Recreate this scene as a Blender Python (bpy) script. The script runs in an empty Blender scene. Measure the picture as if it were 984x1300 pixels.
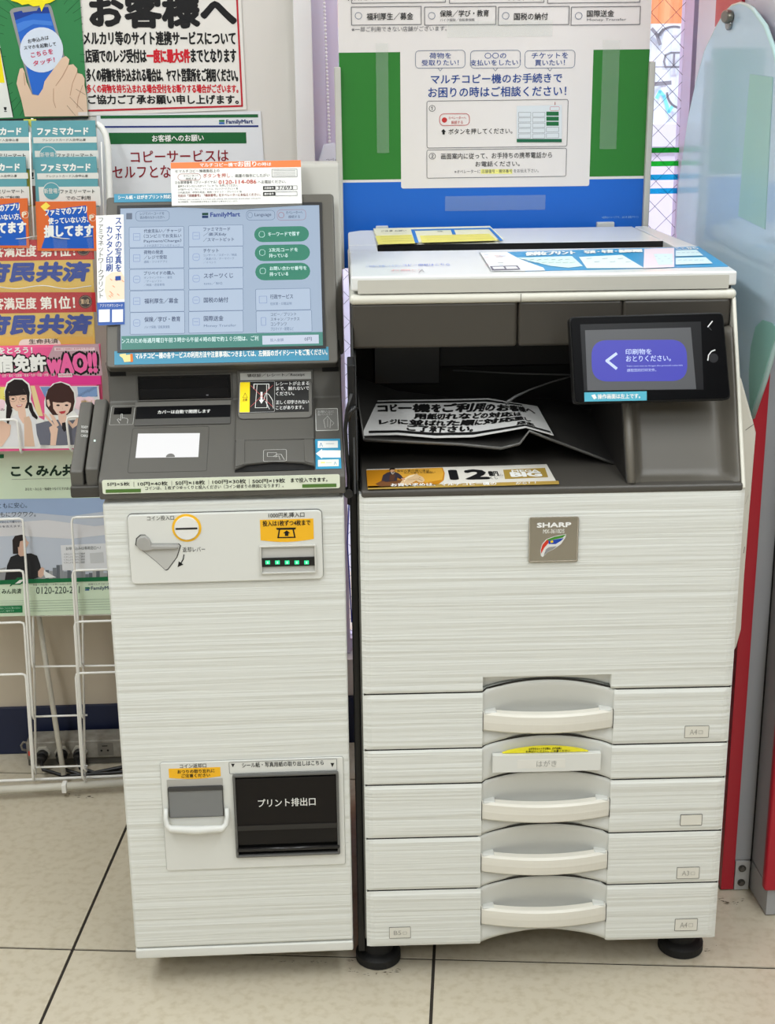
import bpy, bmesh, math, random
import numpy as np
random.seed(4)
S = bpy.context.scene
COL = S.collection

# ------------------------------------------------------------------ camera
FPX, PITCH, ROLL, CAMH = 1884.5, 0.31917, -0.01105, 1.55
YM, YL, YT = 0.02647, 0.04854, -0.06266        # camera azimuth seen from copier / kiosk+wall / floor tile directions
def cam_rows(yaw):
    cy, sy = math.cos(yaw), math.sin(yaw)
    f = np.array([sy, cy, 0.]); r = np.array([cy, -sy, 0.]); u = np.array([0, 0, 1.])
    f2 = f*math.cos(PITCH) - u*math.sin(PITCH); u2 = u*math.cos(PITCH) + f*math.sin(PITCH)
    r3 = r*math.cos(ROLL) + u2*math.sin(ROLL); u3 = u2*math.cos(ROLL) - r*math.sin(ROLL)
    return r3, u3, f2
import mathutils
from mathutils import Matrix, Vector
cd = bpy.data.cameras.new('camera'); cam = bpy.data.objects.new('camera', cd); COL.objects.link(cam)
r3, u3, f3 = cam_rows(YM)
cam.matrix_world = Matrix(((r3[0], u3[0], -f3[0], 0), (r3[1], u3[1], -f3[1], 0), (r3[2], u3[2], -f3[2], CAMH), (0, 0, 0, 1)))
cd.sensor_fit = 'VERTICAL'; cd.sensor_height = 24.0; cd.sensor_width = 24.0*984/1300
cd.lens = 24.0*FPX/1300.0; cd.clip_start = 0.02; cd.clip_end = 100
S.camera = cam
S.view_settings.view_transform = 'Standard'; S.view_settings.look = 'None'
S.view_settings.gamma = 1; S.view_settings.use_curve_mapping = False
S.view_settings.exposure = 0.07
# ------------------------------------------------------------------ sky, sun, ceiling light
W = bpy.data.worlds.new('sky'); S.world = W; W.use_nodes = True
bg = W.node_tree.nodes['Background']
bg.inputs[0].default_value = (0.72, 0.84, 1.0, 1); bg.inputs[1].default_value = 3.4
sd = bpy.data.lights.new('sun', 'SUN'); sd.energy = 1.8; sd.angle = 0.02; sd.color = (1, .97, .92)
so = bpy.data.objects.new('sun', sd); COL.objects.link(so); so.rotation_euler = (math.radians(42), 0, math.radians(-18))
LAMPS = [(-1.1, -0.9, 26), (0.9, -0.9, 26), (-1.1, 0.75, 24), (0.9, 0.75, 24), (-1.1, 2.15, 14), (0.9, 2.15, 14)]
for lx, ly, e in LAMPS:
    ld = bpy.data.lights.new('ceiling_tube', 'AREA'); ld.shape = 'RECTANGLE'; ld.size = 0.32; ld.size_y = 1.25
    ld.energy = e; ld.color = (0.945, 0.985, 1.0)
    lo = bpy.data.objects.new('ceiling_tube', ld); COL.objects.link(lo); lo.location = (lx, ly, 2.63)

# ------------------------------------------------------------------ frames and planes
class Frame:
    def __init__(s, yaw):
        s.yaw = yaw; s.a = yaw - YM
        r, u, f = cam_rows(yaw); s.r, s.u, s.f = r, u, f
    def ray(s, x, y):
        return s.r*(x-492)/FPX - s.u*(y-650)/FPX + s.f
    def Y(s, x, y, v): d = s.ray(x, y); t = v/d[1]; return np.array([d[0]*t, v, CAMH+d[2]*t])
    def Z(s, x, y, v): d = s.ray(x, y); t = (v-CAMH)/d[2]; return np.array([d[0]*t, d[1]*t, v])
    def X(s, x, y, v): d = s.ray(x, y); t = v/d[0]; return np.array([v, d[1]*t, CAMH+d[2]*t])
    def world(s, p):
        c, n = math.cos(s.a), math.sin(s.a); return (p[0]*c-p[1]*n, p[0]*n+p[1]*c, p[2])
C, L, T = Frame(YM), Frame(YL), Frame(YT)
def nrm(v): v = np.array(v, float); return v/np.linalg.norm(v)
class Plane:
    """a flat surface in a frame: origin o, u to the right, v up the surface, n towards the room"""
    def __init__(s, fr, o, u=(1, 0, 0), v=(0, 0, 1)):
        s.fr = fr; s.o = np.array(o, float); s.u = nrm(u); s.v = nrm(v); s.n = np.cross(s.u, s.v)
    def uv(s, x, y):
        d = s.fr.ray(x, y); c = np.array([0, 0, CAMH]); t = np.dot(s.o-c, s.n)/np.dot(d, s.n)
        p = c+d*t-s.o; return np.array([np.dot(p, s.u), np.dot(p, s.v)])
    def at(s, u, v, w=0): return s.o + s.u*u + s.v*v + s.n*w
    def lift(s, w): return Plane(s.fr, s.o+s.n*w, s.u, s.v)

# ------------------------------------------------------------------ materials
def lin(c): return tuple(((x/255)/12.92 if x/255 <= .04045 else ((x/255+.055)/1.055)**2.4) for x in c)
MATS = {}
def mat(col, rough=.5, metal=0., emit=0., bump=None, vary=None, alpha=None, spec=.5, trans=0., name=None, coat=0.):
    key = (tuple(col), rough, metal, emit, bump, vary, alpha, spec, trans, coat)
    if key in MATS: return MATS[key]
    m = bpy.data.materials.new(name or 'surface'); m.use_nodes = True; nt = m.node_tree; b = nt.nodes['Principled BSDF']
    rgb = lin(col)+(1,)
    b.inputs['Base Color'].default_value = rgb; b.inputs['Roughness'].default_value = rough; b.inputs['Metallic'].default_value = metal
    b.inputs['Specular IOR Level'].default_value = spec; b.inputs['Coat Weight'].default_value = coat
    if emit:
        b.inputs['Base Color'].default_value = tuple(x*.06 for x in rgb[:3])+(1,); b.inputs['Emission Color'].default_value = rgb; b.inputs['Emission Strength'].default_value = emit
    if trans: b.inputs['Transmission Weight'].default_value = trans; b.inputs['IOR'].default_value = 1.45
    if alpha is not None: b.inputs['Alpha'].default_value = alpha
    N = nt.nodes.new
    if vary or bump:
        tc = N('ShaderNodeTexCoord'); mp = N('ShaderNodeMapping'); nt.links.new(tc.outputs['Object'], mp.inputs[0])
        sc = (bump or vary)[0]; mp.inputs['Scale'].default_value = sc
        no = N('ShaderNodeTexNoise'); no.inputs['Scale'].default_value = 1; no.inputs['Detail'].default_value = 4
        nt.links.new(mp.outputs[0], no.inputs['Vector'])
        if bump:
            bp = N('ShaderNodeBump'); bp.inputs['Strength'].default_value = bump[1]; bp.inputs['Distance'].default_value = bump[2]
            nt.links.new(no.outputs[0], bp.inputs['Height']); nt.links.new(bp.outputs[0], b.inputs['Normal'])
        if vary:
            cr = N('ShaderNodeMix'); cr.data_type = 'RGBA'; cr.inputs[6].default_value = rgb; cr.inputs[7].default_value = lin(vary[1])+(1,)
            no2 = N('ShaderNodeTexNoise'); no2.inputs['Scale'].default_value = 1; no2.inputs['Detail'].default_value = 5
            mp2 = N('ShaderNodeMapping'); mp2.inputs['Scale'].default_value = vary[0]; nt.links.new(tc.outputs['Object'], mp2.inputs[0])
            nt.links.new(mp2.outputs[0], no2.inputs['Vector'])
            mr = N('ShaderNodeMapRange'); mr.inputs[1].default_value = vary[2]; mr.inputs[2].default_value = vary[3]
            nt.links.new(no2.outputs[0], mr.inputs[0]); nt.links.new(mr.outputs[0], cr.inputs[0]); nt.links.new(cr.outputs[2], b.inputs['Base Color'])
    MATS[key] = m; return m

# ------------------------------------------------------------------ mesh builder (coordinates of a frame)
def rrect(u0, v0, u1, v1, r=0., n=4):
    if u1 < u0: u0, u1 = u1, u0
    if v1 < v0: v0, v1 = v1, v0
    r = min(r, (u1-u0)/2, (v1-v0)/2)
    if r <= 0: return [(u0, v0), (u1, v0), (u1, v1), (u0, v1)]
    o = []
    for cx, cy, a in ((u1-r, v0+r, -90), (u1-r, v1-r, 0), (u0+r, v1-r, 90), (u0+r, v0+r, 180)):
        for k in range(n+1):
            t = math.radians(a+90*k/n); o.append((cx+r*math.cos(t), cy+r*math.sin(t)))
    return o
def disc(cu, cv, r, n=24, ry=None):
    return [(cu+r*math.cos(2*math.pi*k/n), cv+(ry or r)*math.sin(2*math.pi*k/n)) for k in range(n)]
class MB:
    def __init__(s): s.v = []; s.f = []
    def add(s, vs, fs):
        b = len(s.v); s.v += [tuple(p) for p in vs]; s.f += [tuple(i+b for i in f) for f in fs]; return s
    def box(s, x0, x1, y0, y1, z0, z1):
        return s.add([(x, y, z) for z in (z0, z1) for y in (y0, y1) for x in (x0, x1)],
                     [(0, 2, 3, 1), (4, 5, 7, 6), (0, 1, 5, 4), (2, 6, 7, 3), (0, 4, 6, 2), (1, 3, 7, 5)])
    def flat(s, pl, poly, w=0):
        return s.add([pl.at(u, v, w) for u, v in poly], [tuple(range(len(poly)))])
    def prism(s, pl, poly, w0, w1):
        a = sum(poly[i][0]*poly[(i+1) % len(poly)][1]-poly[(i+1) % len(poly)][0]*poly[i][1] for i in range(len(poly)))
        if a < 0: poly = poly[::-1]
        if w0 > w1: w0, w1 = w1, w0
        n = len(poly)
        return s.add([pl.at(u, v, w0) for u, v in poly]+[pl.at(u, v, w1) for u, v in poly],
                     [tuple(range(n-1, -1, -1)), tuple(range(n, 2*n))]+[(i, (i+1) % n, n+(i+1) % n, n+i) for i in range(n)])
    def ring(s, pl, outer, inner, w0, w1):
        n = len(outer)
        vs = [pl.at(u, v, w) for w in (w0, w1) for P in (outer, inner) for u, v in P]
        fs = []
        for i in range(n):
            j = (i+1) % n
            fs += [(2*n+i, 2*n+j, 3*n+j, 3*n+i), (j, i, n+i, n+j), (i, j, 2*n+j, 2*n+i), (n+j, n+i, 3*n+i, 3*n+j)]
        return s.add(vs, fs)
    def tube(s, path, r, n=8, closed=False):
        P = [np.array(p, float) for p in path]; m = len(P); rr = r if hasattr(r, '__len__') else [r]*m
        prev = None; vs = []
        for i in range(m):
            d = P[(i+1) % m]-P[i-1] if closed or 0 < i < m-1 else (P[1]-P[0] if i == 0 else P[-1]-P[-2])
            d = nrm(d)
            if prev is None: a = np.cross(d, (0, 0, 1) if abs(d[2]) < .9 else (1, 0, 0))
            else: a = prev-d*np.dot(prev, d)
            a = nrm(a); prev = a; b = np.cross(d, a)
            vs += [P[i]+rr[i]*(a*math.cos(2*math.pi*k/n)+b*math.sin(2*math.pi*k/n)) for k in range(n)]
        fs = [(i*n+k, i*n+(k+1) % n, ((i+1) % m)*n+(k+1) % n, ((i+1) % m)*n+k) for i in range(m if closed else m-1) for k in range(n)]
        if not closed: fs += [tuple(range(n-1, -1, -1)), tuple((m-1)*n+k for k in range(n))]
        return s.add(vs, fs)
    def lathe(s, c, prof, n=24):
        vs = [(c[0]+r*math.cos(2*math.pi*k/n), c[1]+r*math.sin(2*math.pi*k/n), c[2]+z) for r, z in prof for k in range(n)]
        m = len(prof)
        fs = [(i*n+k, i*n+(k+1) % n, (i+1)*n+(k+1) % n, (i+1)*n+k) for i in range(m-1) for k in range(n)]
        return s.add(vs, fs+[tuple(range(n-1, -1, -1)), tuple((m-1)*n+k for k in range(n))])
    def grid(s, P, thick=None):
        """P[i][j] points; thick: vector added for a back rim"""
        m, n = len(P), len(P[0]); vs = [p for row in P for p in row]
        fs = [(i*n+j, i*n+j+1, (i+1)*n+j+1, (i+1)*n+j) for i in range(m-1) for j in range(n-1)]
        if thick is not None:
            B = [j for j in range(n)]+[i*n+n-1 for i in range(1, m)]+[(m-1)*n+j for j in range(n-2, -1, -1)]+[i*n for i in range(m-2, 0, -1)]
            b0 = len(vs); t = np.array(thick); vs += [np.array(vs[k])+t for k in B]; k = len(B)
            fs += [(B[i], b0+i, b0+(i+1) % k, B[(i+1) % k]) for i in range(k)]
        return s.add(vs, fs)
    def build(s, name, m, parent, bevel=0, smooth=False, label=None, kind=None, seg=2, fix=True):
        """parent: a Thing or a (part object); returns the object"""
        base = parent['_b'] if isinstance(parent, dict) else parent.get('_base')
        me = bpy.data.meshes.new(name)
        b = np.array(base)
        me.from_pydata([tuple(np.array(p)-b) for p in s.v], [], s.f)
        me.materials.append(m)
        if fix:
            bm = bmesh.new(); bm.from_mesh(me); bmesh.ops.recalc_face_normals(bm, faces=bm.faces); bm.to_mesh(me); bm.free()
        if smooth: me.shade_smooth()
        o = bpy.data.objects.new(name, me); COL.objects.link(o)
        if isinstance(parent, dict):
            if parent.get('solo'):
                place(o, parent)
            else: o.parent = parent['o']
        else: o.parent = parent
        o['_base'] = [float(x) for x in base]
        if bevel:
            md = o.modifiers.new('b', 'BEVEL'); md.width = bevel; md.segments = seg; md.limit_method = 'ANGLE'; md.angle_limit = math.radians(35)
            if not smooth: me.shade_smooth(); 
            wn = o.modifiers.new('w', 'WEIGHTED_NORMAL')
        if label: o['label'] = label
        if kind: o['kind'] = kind
        return o
def place(o, th):
    o.location = th['fr'].world(th['_b']); o.rotation_euler = (0, 0, th['fr'].a)
    for k in ('label', 'category', 'group', 'kind'):
        if th.get(k): o[k] = th[k]
def thing(name, label, cat, fr, base, group=None, kind=None, solo=False):
    th = dict(fr=fr, _b=tuple(base), label=label, category=cat, group=group, kind=kind, solo=solo, nm=name)
    if not solo:
        o = bpy.data.objects.new(name, None); COL.objects.link(o); o.empty_display_size = .05; place(o, th); th['o'] = o
    return th
def struct(name, mb, m, fr, base=(0, 0, 0), bevel=0):
    th = dict(fr=fr, _b=tuple(base), label=None, category=None, group=None, kind='structure', solo=True)
    return mb.build(name, m, th, bevel=bevel)

# ------------------------------------------------------------------ lettering (outlines of glyphs as thin printed shapes)
TXT = {}
def glyphs(t, vert=False):
    k = (t, vert)
    if k not in TXT:
        c = bpy.data.curves.new('t', 'FONT'); c.body = '\n'.join(t) if vert else t; c.resolution_u = 2
        c.space_line = 0.92
        if vert: c.align_x = 'CENTER'
        o = bpy.data.objects.new('t', c); me = bpy.data.meshes.new_from_object(o)
        vs = np.array([v.co[:2] for v in me.vertices]); fs = [tuple(p.vertices) for p in me.polygons]
        bpy.data.objects.remove(o); bpy.data.meshes.remove(me); bpy.data.curves.remove(c)
        TXT[k] = (vs, fs)
    return TXT[k]
class Ink:
    """collects lettering per colour for one parent, built at the end as parts 'lettering'"""
    def __init__(s, parent, pl): s.p = parent; s.pl = pl; s.m = {}
    def t(s, txt, x0, y0, x1, y1, col, w=.0006, bold=0., dy=0., dx=0., vert=False, emit=0., rough=.5, pl=None):
        """lettering filling the px box; dy: fall of the baseline over the width, dx: shift of the bottom over the height"""
        pl = pl or s.pl; vs, fs = glyphs(txt, vert)
        if len(vs) == 0: return
        a = vs.min(0); b = vs.max(0); q = (vs-a)/np.maximum(b-a, 1e-6)
        A = pl.uv(x0+dx, y1); B = pl.uv(x1+dx, y1+dy); D = pl.uv(x0, y0)
        if dy == 0 and dx == 0:
            B = np.array([pl.uv(x1, (y0+y1)/2)[0], A[1]]); D = np.array([A[0], D[1]]); 
        mb = s.m.setdefault((tuple(col), emit, rough), MB())
        em = np.linalg.norm(D-A)/max((b-a)[1], .1)
        if vert: em = np.linalg.norm(B-A)/max((b-a)[0], .1)
        offs = [(0, 0)]
        if bold:
            n = 8 if bold > .04 else 6
            offs += [(bold*em*math.cos(2*math.pi*k/n), bold*em*math.sin(2*math.pi*k/n)) for k in range(n)]
        for k, (ou, ov) in enumerate(offs):
            P = [A+(B-A)*x+(D-A)*y for x, y in q]
            mb.add([pl.at(p[0]+ou, p[1]+ov, w+k*4e-6) for p in P], fs)
    def poly(s, pts, col, w=.0004, emit=0., rough=.5, pl=None):
        pl = pl or s.pl; s.m.setdefault((tuple(col), emit, rough), MB()).flat(pl, [tuple(pl.uv(*p)) for p in pts], w)
    def line(s, pts, wd, col, w=.0006, emit=0., rough=.5, pl=None, closed=False):
        pl = pl or s.pl; mb = s.m.setdefault((tuple(col), emit, rough), MB())
        P = [np.array(pl.uv(*p)) for p in pts]
        if closed: P.append(P[0])
        for a, b in zip(P[:-1], P[1:]):
            d = b-a; l = np.linalg.norm(d)
            if l < 1e-7: continue
            d = d/l; nn = np.array([-d[1], d[0]])*wd/2; a2 = a-d*wd*.3; b2 = b+d*wd*.3
            mb.add([pl.at(*(a2-nn), w), pl.at(*(b2-nn), w), pl.at(*(b2+nn), w), pl.at(*(a2+nn), w)], [(0, 1, 2, 3)])
    def done(s, name='lettering'):
        for (col, emit, rough), mb in s.m.items():
            mb.build(name, mat(col, rough, emit=emit, spec=.3), s.p, fix=False)
        s.m = {}
def pbox(pl, x0, y0, x1, y1):
    a = pl.uv(x0, y0); b = pl.uv(x1, y1); return min(a[0], b[0]), min(a[1], b[1]), max(a[0], b[0]), max(a[1], b[1])
def panel(parent, pl, name, x0, y0, x1, y1, m, w=.0004, t=0, r=0, bevel=0, label=None):
    """a rectangle given by its top-left and bottom-right corner pixels; t=0: printed flat, else that thick"""
    P = rrect(*pbox(pl, x0, y0, x1, y1), r)
    mb = MB()
    if t: mb.prism(pl, P, w-t, w)
    else: mb.flat(pl, P, w)
    return mb.build(name, m, parent, bevel=bevel, label=label)
def quad(parent, pl, name, pts, m, w=.0004, t=0, bevel=0, label=None):
    P = [tuple(pl.uv(*p)) for p in pts]; mb = MB()
    if t: mb.prism(pl, P, w-t, w)
    else: mb.flat(pl, P, w)
    return mb.build(name, m, parent, bevel=bevel, label=label)
def frame(parent, pl, name, x0, y0, x1, y1, wd, m, w0=0, w1=.0005, r=0, bevel=0, label=None):
    b = pbox(pl, x0, y0, x1, y1)
    O = rrect(*b, max(r, 1e-5)); I = rrect(b[0]+wd, b[1]+wd, b[2]-wd, b[3]-wd, max(r-wd, 1e-5))
    return MB().ring(pl, O, I, w0, w1).build(name, m, parent, bevel=bevel, label=label)

WHITE = (222, 224, 219)
ridged = mat(WHITE, .42, bump=((1.6, 1.6, 100), .85, .0042), name='ridged_white_plastic')
smoothw = mat((221, 222, 217), .4, name='smooth_white_plastic')
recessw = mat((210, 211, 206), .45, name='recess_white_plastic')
darkg = mat((84, 81, 76), .45, name='dark_grey_plastic')
dgrey2 = mat((62, 59, 54), .5, name='darker_grey_plastic')
black = mat((14, 14, 15), .4, name='black_plastic')
gloss = mat((6, 6, 7), .22, spec=.25, name='gloss_black')
K, WT = (22, 22, 24), (240, 240, 236)
# ================================================================== THE SETTING
wallm = mat((218, 214, 208), .75, name='painted_wall')
YW = 3.04
# floor: dark joint bed and separate tiles laid along the tile direction
struct('floor', MB().box(-4, 4.2, -3.4, 4.0, -.06, -.0022), mat((44, 38, 32), .9), L)
floor = bpy.data.objects['floor']; floor['_base'] = [0., 0., 0.]
tile_m = mat((200, 191, 171), .3, vary=((60, 60, 60), (186, 175, 152), .46, .74), name='beige_tile', spec=.45)
PT = .6375
tile_me = None
for i in range(-5, 6):
    for j in range(-5, 3):
        x0 = -.0665+i*PT+.0028; y0 = 2.2085+j*PT+.0028
        if tile_me is None:
            tb = MB().box(0, PT-.0056, 0, PT-.0056, -.010, 0)
            tho = dict(fr=Frame(YT), _b=(0, 0, 0), solo=True)
            t0 = tb.build('floor_tile', tile_m, dict(fr=T, _b=(0, 0, 0), solo=True)); tile_me = t0.data; o = t0
            del o['_base']
        else:
            o = bpy.data.objects.new('floor_tile', tile_me); COL.objects.link(o)
            o.parent = floor
        o.matrix_parent_inverse = floor.matrix_basis.inverted()
        o.location = T.world((x0, y0, 0)); o.rotation_euler = (0, 0, T.a)
# back wall (left of the window, right of it, above and below), window, navy skirting
wxa = L.Y(374.5, 100, YW-.03)[0]; wxb = L.Y(397.5, 100, YW-.03)[0]
WX0, WX1, WZ0, WZ1 = wxb+.012, L.Y(869, 150, YW+.075)[0], .20, 2.35
struct('wall_back', MB().box(-3, wxa, YW, YW+.12, 0, 2.7), wallm, L)
struct('wall_back_shade', MB().box(-3, wxa, YW-.003, YW-.0002, .05, .62), mat((196, 184, 165), .7), L)  # beige slab carries the shade behind the rack in its colour
struct('wall_back_right', MB().box(WX1, 3.6, YW, YW+.12, 0, 2.7), mat((226, 216, 236), .5), L)
struct('wall_back_top', MB().box(wxa, WX1, YW, YW+.12, WZ1, 2.7), wallm, L)
struct('wall_back_sill', MB().box(wxa, WX1, YW, YW+.12, 0, WZ0), wallm, L)
struct('baseboard_back', MB().box(-3, 3.6, YW-.012, YW-.0005, 0.0005, .113), mat((20, 30, 60), .5), L, bevel=.001)
struct('wall_left', MB().box(-3.1, -3, -3, YW+.1, 0, 2.7), wallm, L)
struct('wall_right', MB().box(3.6, 3.7, -3, YW+.1, 0, 2.7), wallm, L)
struct('wall_front', MB().box(-3.1, 3.7, -3.1, -3, 0, 2.7), wallm, L)
struct('ceiling', MB().box(-3.1, 3.7, -3.1, YW+.3, 2.7, 2.8), mat((235, 235, 232), .8), L)
for k_, (lx, ly, e) in enumerate(LAMPS):
    t = thing('ceiling_light', 'white ceiling tube light, %s one on the %s side of the shop' % (('rearmost', 'middle', 'nearest to the machines')[k_//2], ('left', 'right')[k_ % 2]), 'ceiling light', C, (lx, ly, 2.7), group='ceiling lights')
    MB().box(lx-.17, lx+.17, ly-.64, ly+.64, 2.645, 2.699).build('housing', mat((230, 230, 230), .5), t, bevel=.004)
    MB().tube([(lx, ly-.6, 2.638), (lx, ly+.6, 2.638)], .006, 10).build('tube', mat((255, 250, 240), .5, emit=2), t)
win = struct('window_1', MB().box(wxa, wxb, YW-.03, YW+.1, WZ0, WZ1), mat((232, 232, 232), .4), L, bevel=.002)
win['_base'] = [0., 0., 0.]
fm = mat((222, 216, 236), .35)
MB().box(WX0-.012, WX0+.012, YW+.01, YW+.1, WZ0, WZ1).build('window_frame', fm, win, bevel=.001)
MB().box(WX0+.012, WX0+.040, YW+.035, YW+.1, WZ0, WZ1).build('window_frame', fm, win, bevel=.001)
MB().box(WX1-.010, WX1, YW+.0, YW+.1, WZ0, WZ1).build('window_frame', mat((205, 190, 222), .4), win)
MB().box(WX0+.04, WX1-.010, YW+.05, YW+.1, WZ0, WZ0+.03).build('window_frame', fm, win)
MB().box(WX0+.04, WX1-.010, YW+.05, YW+.1, WZ1-.03, WZ1).build('window_frame', fm, win)
gl = mat((255, 255, 255), .0, trans=1.0, name='window_glass'); gl.node_tree.nodes['Principled BSDF'].inputs['IOR'].default_value = 1.02
MB().box(WX0+.04, WX1-.010, YW+.070, YW+.074, WZ0+.03, WZ1-.03).build('pane', gl, win)
wm = MB(); x0, x1, z0, z1 = WX0+.04, WX1-.010, WZ0+.03, WZ1-.03
st = .032
k = -120
while k < 200:
    for sg in (1, -1):
        c = k*st
        xa, xb = x0, x1
        za = c+sg*(xa); zb = c+sg*(xb)
        # clip to the pane
        pts = []
        t0_, t1_ = 0., 1.
        for lo_, hi_ in ((z0, z1),):
            d = zb-za
            ta, tb_ = (lo_-za)/d, (hi_-za)/d
            if ta > tb_: ta, tb_ = tb_, ta
            t0_ = max(t0_, ta); t1_ = min(t1_, tb_)
        if t1_-t0_ > .001:
            wm.tube([(xa+(xb-xa)*t0_, YW+.069, za+d*t0_), (xa+(xb-xa)*t1_, YW+.069, za+d*t1_)], .0005, 4)
    k += 1.6
wm.build('wire_mesh', mat((90, 92, 100), .4, metal=.6), win, kind='stuff')
Wp = Plane(L, (0, YW+.066, 0))
def film(c):
    m = bpy.data.materials.new('backlit_film'); m.use_nodes = True; nt = m.node_tree; b = nt.nodes['Principled BSDF']; b.inputs['Base Color'].default_value = lin(c)+(1,)
    t = nt.nodes.new('ShaderNodeBsdfTransparent'); t.inputs[0].default_value = tuple(max(v, .02)**.5 for v in lin(c))+(1,); x = nt.nodes.new('ShaderNodeMixShader'); x.inputs[0].default_value = .85
    nt.links.new(b.outputs[0], x.inputs[1]); nt.links.new(t.outputs[0], x.inputs[2]); nt.links.new(x.outputs[0], nt.nodes['Material Output'].inputs[0]); return m
for (ya, yb, c) in ((187.5, 194, (30, 200, 60)), (204.5, 211, (40, 205, 60)), (221.5, 228.5, (20, 180, 225)), (239, 246, (20, 180, 230))):
    v0 = Wp.uv(840, ya)[1]; v1 = Wp.uv(840, yb)[1]
    MB().prism(Wp, rrect(x0, v1, x1, v0), 0, .0004).build('film_stripe', film(c), win, label='green film stripe' if c[1] > 190 and c[2] < 100 else 'sky blue film stripe')

# dark scuffs on the tiles by the feet of the machines
sc_ = MB(); F0 = Plane(L, (0, 0, 0), (1, 0, 0), (0, 1, 0))
for (cx, cy, rx, ry, n_) in ((475, 1229, 34, 9, 26), (395, 1218, 60, 4, 18), (878, 1200, 30, 10, 14), (930, 1140, 16, 8, 22), (130, 1008, 50, 5, 14)):
    for k in range(n_):
        a = random.uniform(0, 2*math.pi); x = cx+rx*math.cos(a)*random.uniform(.8, 1.1); y = cy+ry*abs(math.sin(a))*random.uniform(.6, 1.15); l = random.uniform(.5, 3.2)
        sc_.flat(F0, [tuple(F0.uv(x+dx*l, y+dy*.35)) for dx, dy in ((-1, 0), (0, 1), (1, .3), (.4, -.8))], .0006)
struct('floor_scuffs', sc_, mat((84, 74, 60), .8), L)
bpy.data.objects['floor_scuffs']['kind'] = 'stuff'; bpy.data.objects['floor_scuffs']['label'] = 'dark scuff marks on the floor tiles by the machine feet'; bpy.data.objects['floor_scuffs']['category'] = 'scuff marks'
# outside: pavement, shop front with shutter
struct('ground_outside', MB().box(-6, 8, YW+.13, 12, -.12, -.02), mat((190, 190, 195), .8), L)
th = thing('shuttered_building', 'white corrugated shutter wall with grey graffiti strokes outside the window', 'building', L, (0, 5.2, 0))
ow = MB(); nseg = 400
_gp = Plane(L, (0, 5.185, 0)); ZO = _gp.uv(845, 30)[1]; ZL1 = _gp.uv(845, 156)[1]; ZL0 = _gp.uv(845, 184)[1]
P = []
for zi in (ZL1, ZO):
    P.append([(-3+7*i/nseg, 5.2+.010*(1 if (i//2) % 2 else -1), zi) for i in range(nseg+1)])
ow.grid(P); ow.build('white_shutter', mat((214, 220, 228), .6), th)
P = [[(-3+7*i/nseg, 5.2+.010*(1 if (i//2) % 2 else -1), zi) for i in range(nseg+1)] for zi in (ZO, 4.0)]
MB().grid(P).build('shutter', mat((232, 150, 104), .6), th, label='orange corrugated shutter')
MB().box(-3, 4, 5.12, 5.3, ZL0, ZL1).build('ledge', mat((200, 200, 210), .6), th)
MB().box(-3, 4, 5.15, 5.3, -.02, ZL0).build('lower_wall', mat((205, 202, 216), .7), th)
gp = Plane(L, (0, 5.185, 0)); gi = Ink(th, gp); _gl = gi.line; gi.line = lambda p, w_, c: _gl(p, w_*.7, c)
G = (128, 128, 134)
def ell(cx, cy, rx, ry, a0, a1, n=14): return [(cx+rx*math.cos(math.radians(a0+(a1-a0)*k/n)), cy+ry*math.sin(math.radians(a0+(a1-a0)*k/n))) for k in range(n+1)]
gi.line([(828, 37), (834, 44), (838, 56)], 0.0165, G); gi.line(ell(856, 48, 20, 14, 180, 290), 0.0110, G); gi.line([(838, 44), (842, 38)], 0.0165, G)
gi.line([(843, 78), (845, 70), (852, 67), (871, 67), (870, 85), (845, 85), (843, 78)], 0.0099, G); gi.line([(856, 67), (855, 84)], 0.0110, G)
gi.line([(829, 107), (851, 105)], 0.0193, G); gi.line(ell(867, 118, 20, 20, 180, 95), 0.0110, G); gi.line([(864, 57), (872, 50)], 0.0110, G)
gi.line([(834, 124), (838, 116), (843, 122), (849, 142), (853, 136)], 0.0165, (120, 205, 225)); gi.line([(828, 85), (870, 85)], 0.0044, G)
gi.line([(423, 40), (429, 60)], 0.0110, G); gi.line([(424, 78), (430, 82), (425, 100)], 0.0165, (120, 205, 225))
gi.done('graffiti_stroke')

# blind chain and its holder on the left of the window
ch = thing('blind_chain', 'white beaded pull chain hanging at the left side of the window', 'chain', L, (WX0+.025, YW-.01, 1.2))
cp = Plane(L, (0, YW-.005, 0)); a = cp.uv(410.5, -30); b = cp.uv(418.5, 184)
bd = bmesh.new(); bmesh.ops.create_icosphere(bd, subdivisions=1, radius=.0031); 
bv = [v.co.copy() for v in bd.verts]; bf = [tuple(v.index for v in f.verts) for f in bd.faces]; bd.free()
n = 46; cb = MB()
for k in range(n):
    p = cp.at(*(a+(b-a)*k/(n-1))); cb.add([(p[0]+v.x, p[1]+v.y, p[2]+v.z) for v in bv], bf)
cb.build('beads', mat((240, 240, 242), .35), ch, smooth=True, kind='stuff')
MB().tube([cp.at(*a), cp.at(*b)], .0008, 5).build('cord', mat((220, 220, 225), .5), ch)
hd = thing('chain_weight', 'white plastic wedge at the foot of the blind chain with pencilled kana', 'weight', L, cp.at(*cp.uv(417, 206)), solo=False)
quad(hd, cp, 'housing', [(403, 208), (411, 183), (425, 181), (432, 208)], mat((226, 230, 242), .35), w=.012, t=.016, bevel=.002)
ik = Ink(hd, cp.lift(.012)); ik.t('つづく', 414, 201, 428, 205.5, (120, 120, 140)); ik.done()

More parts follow.
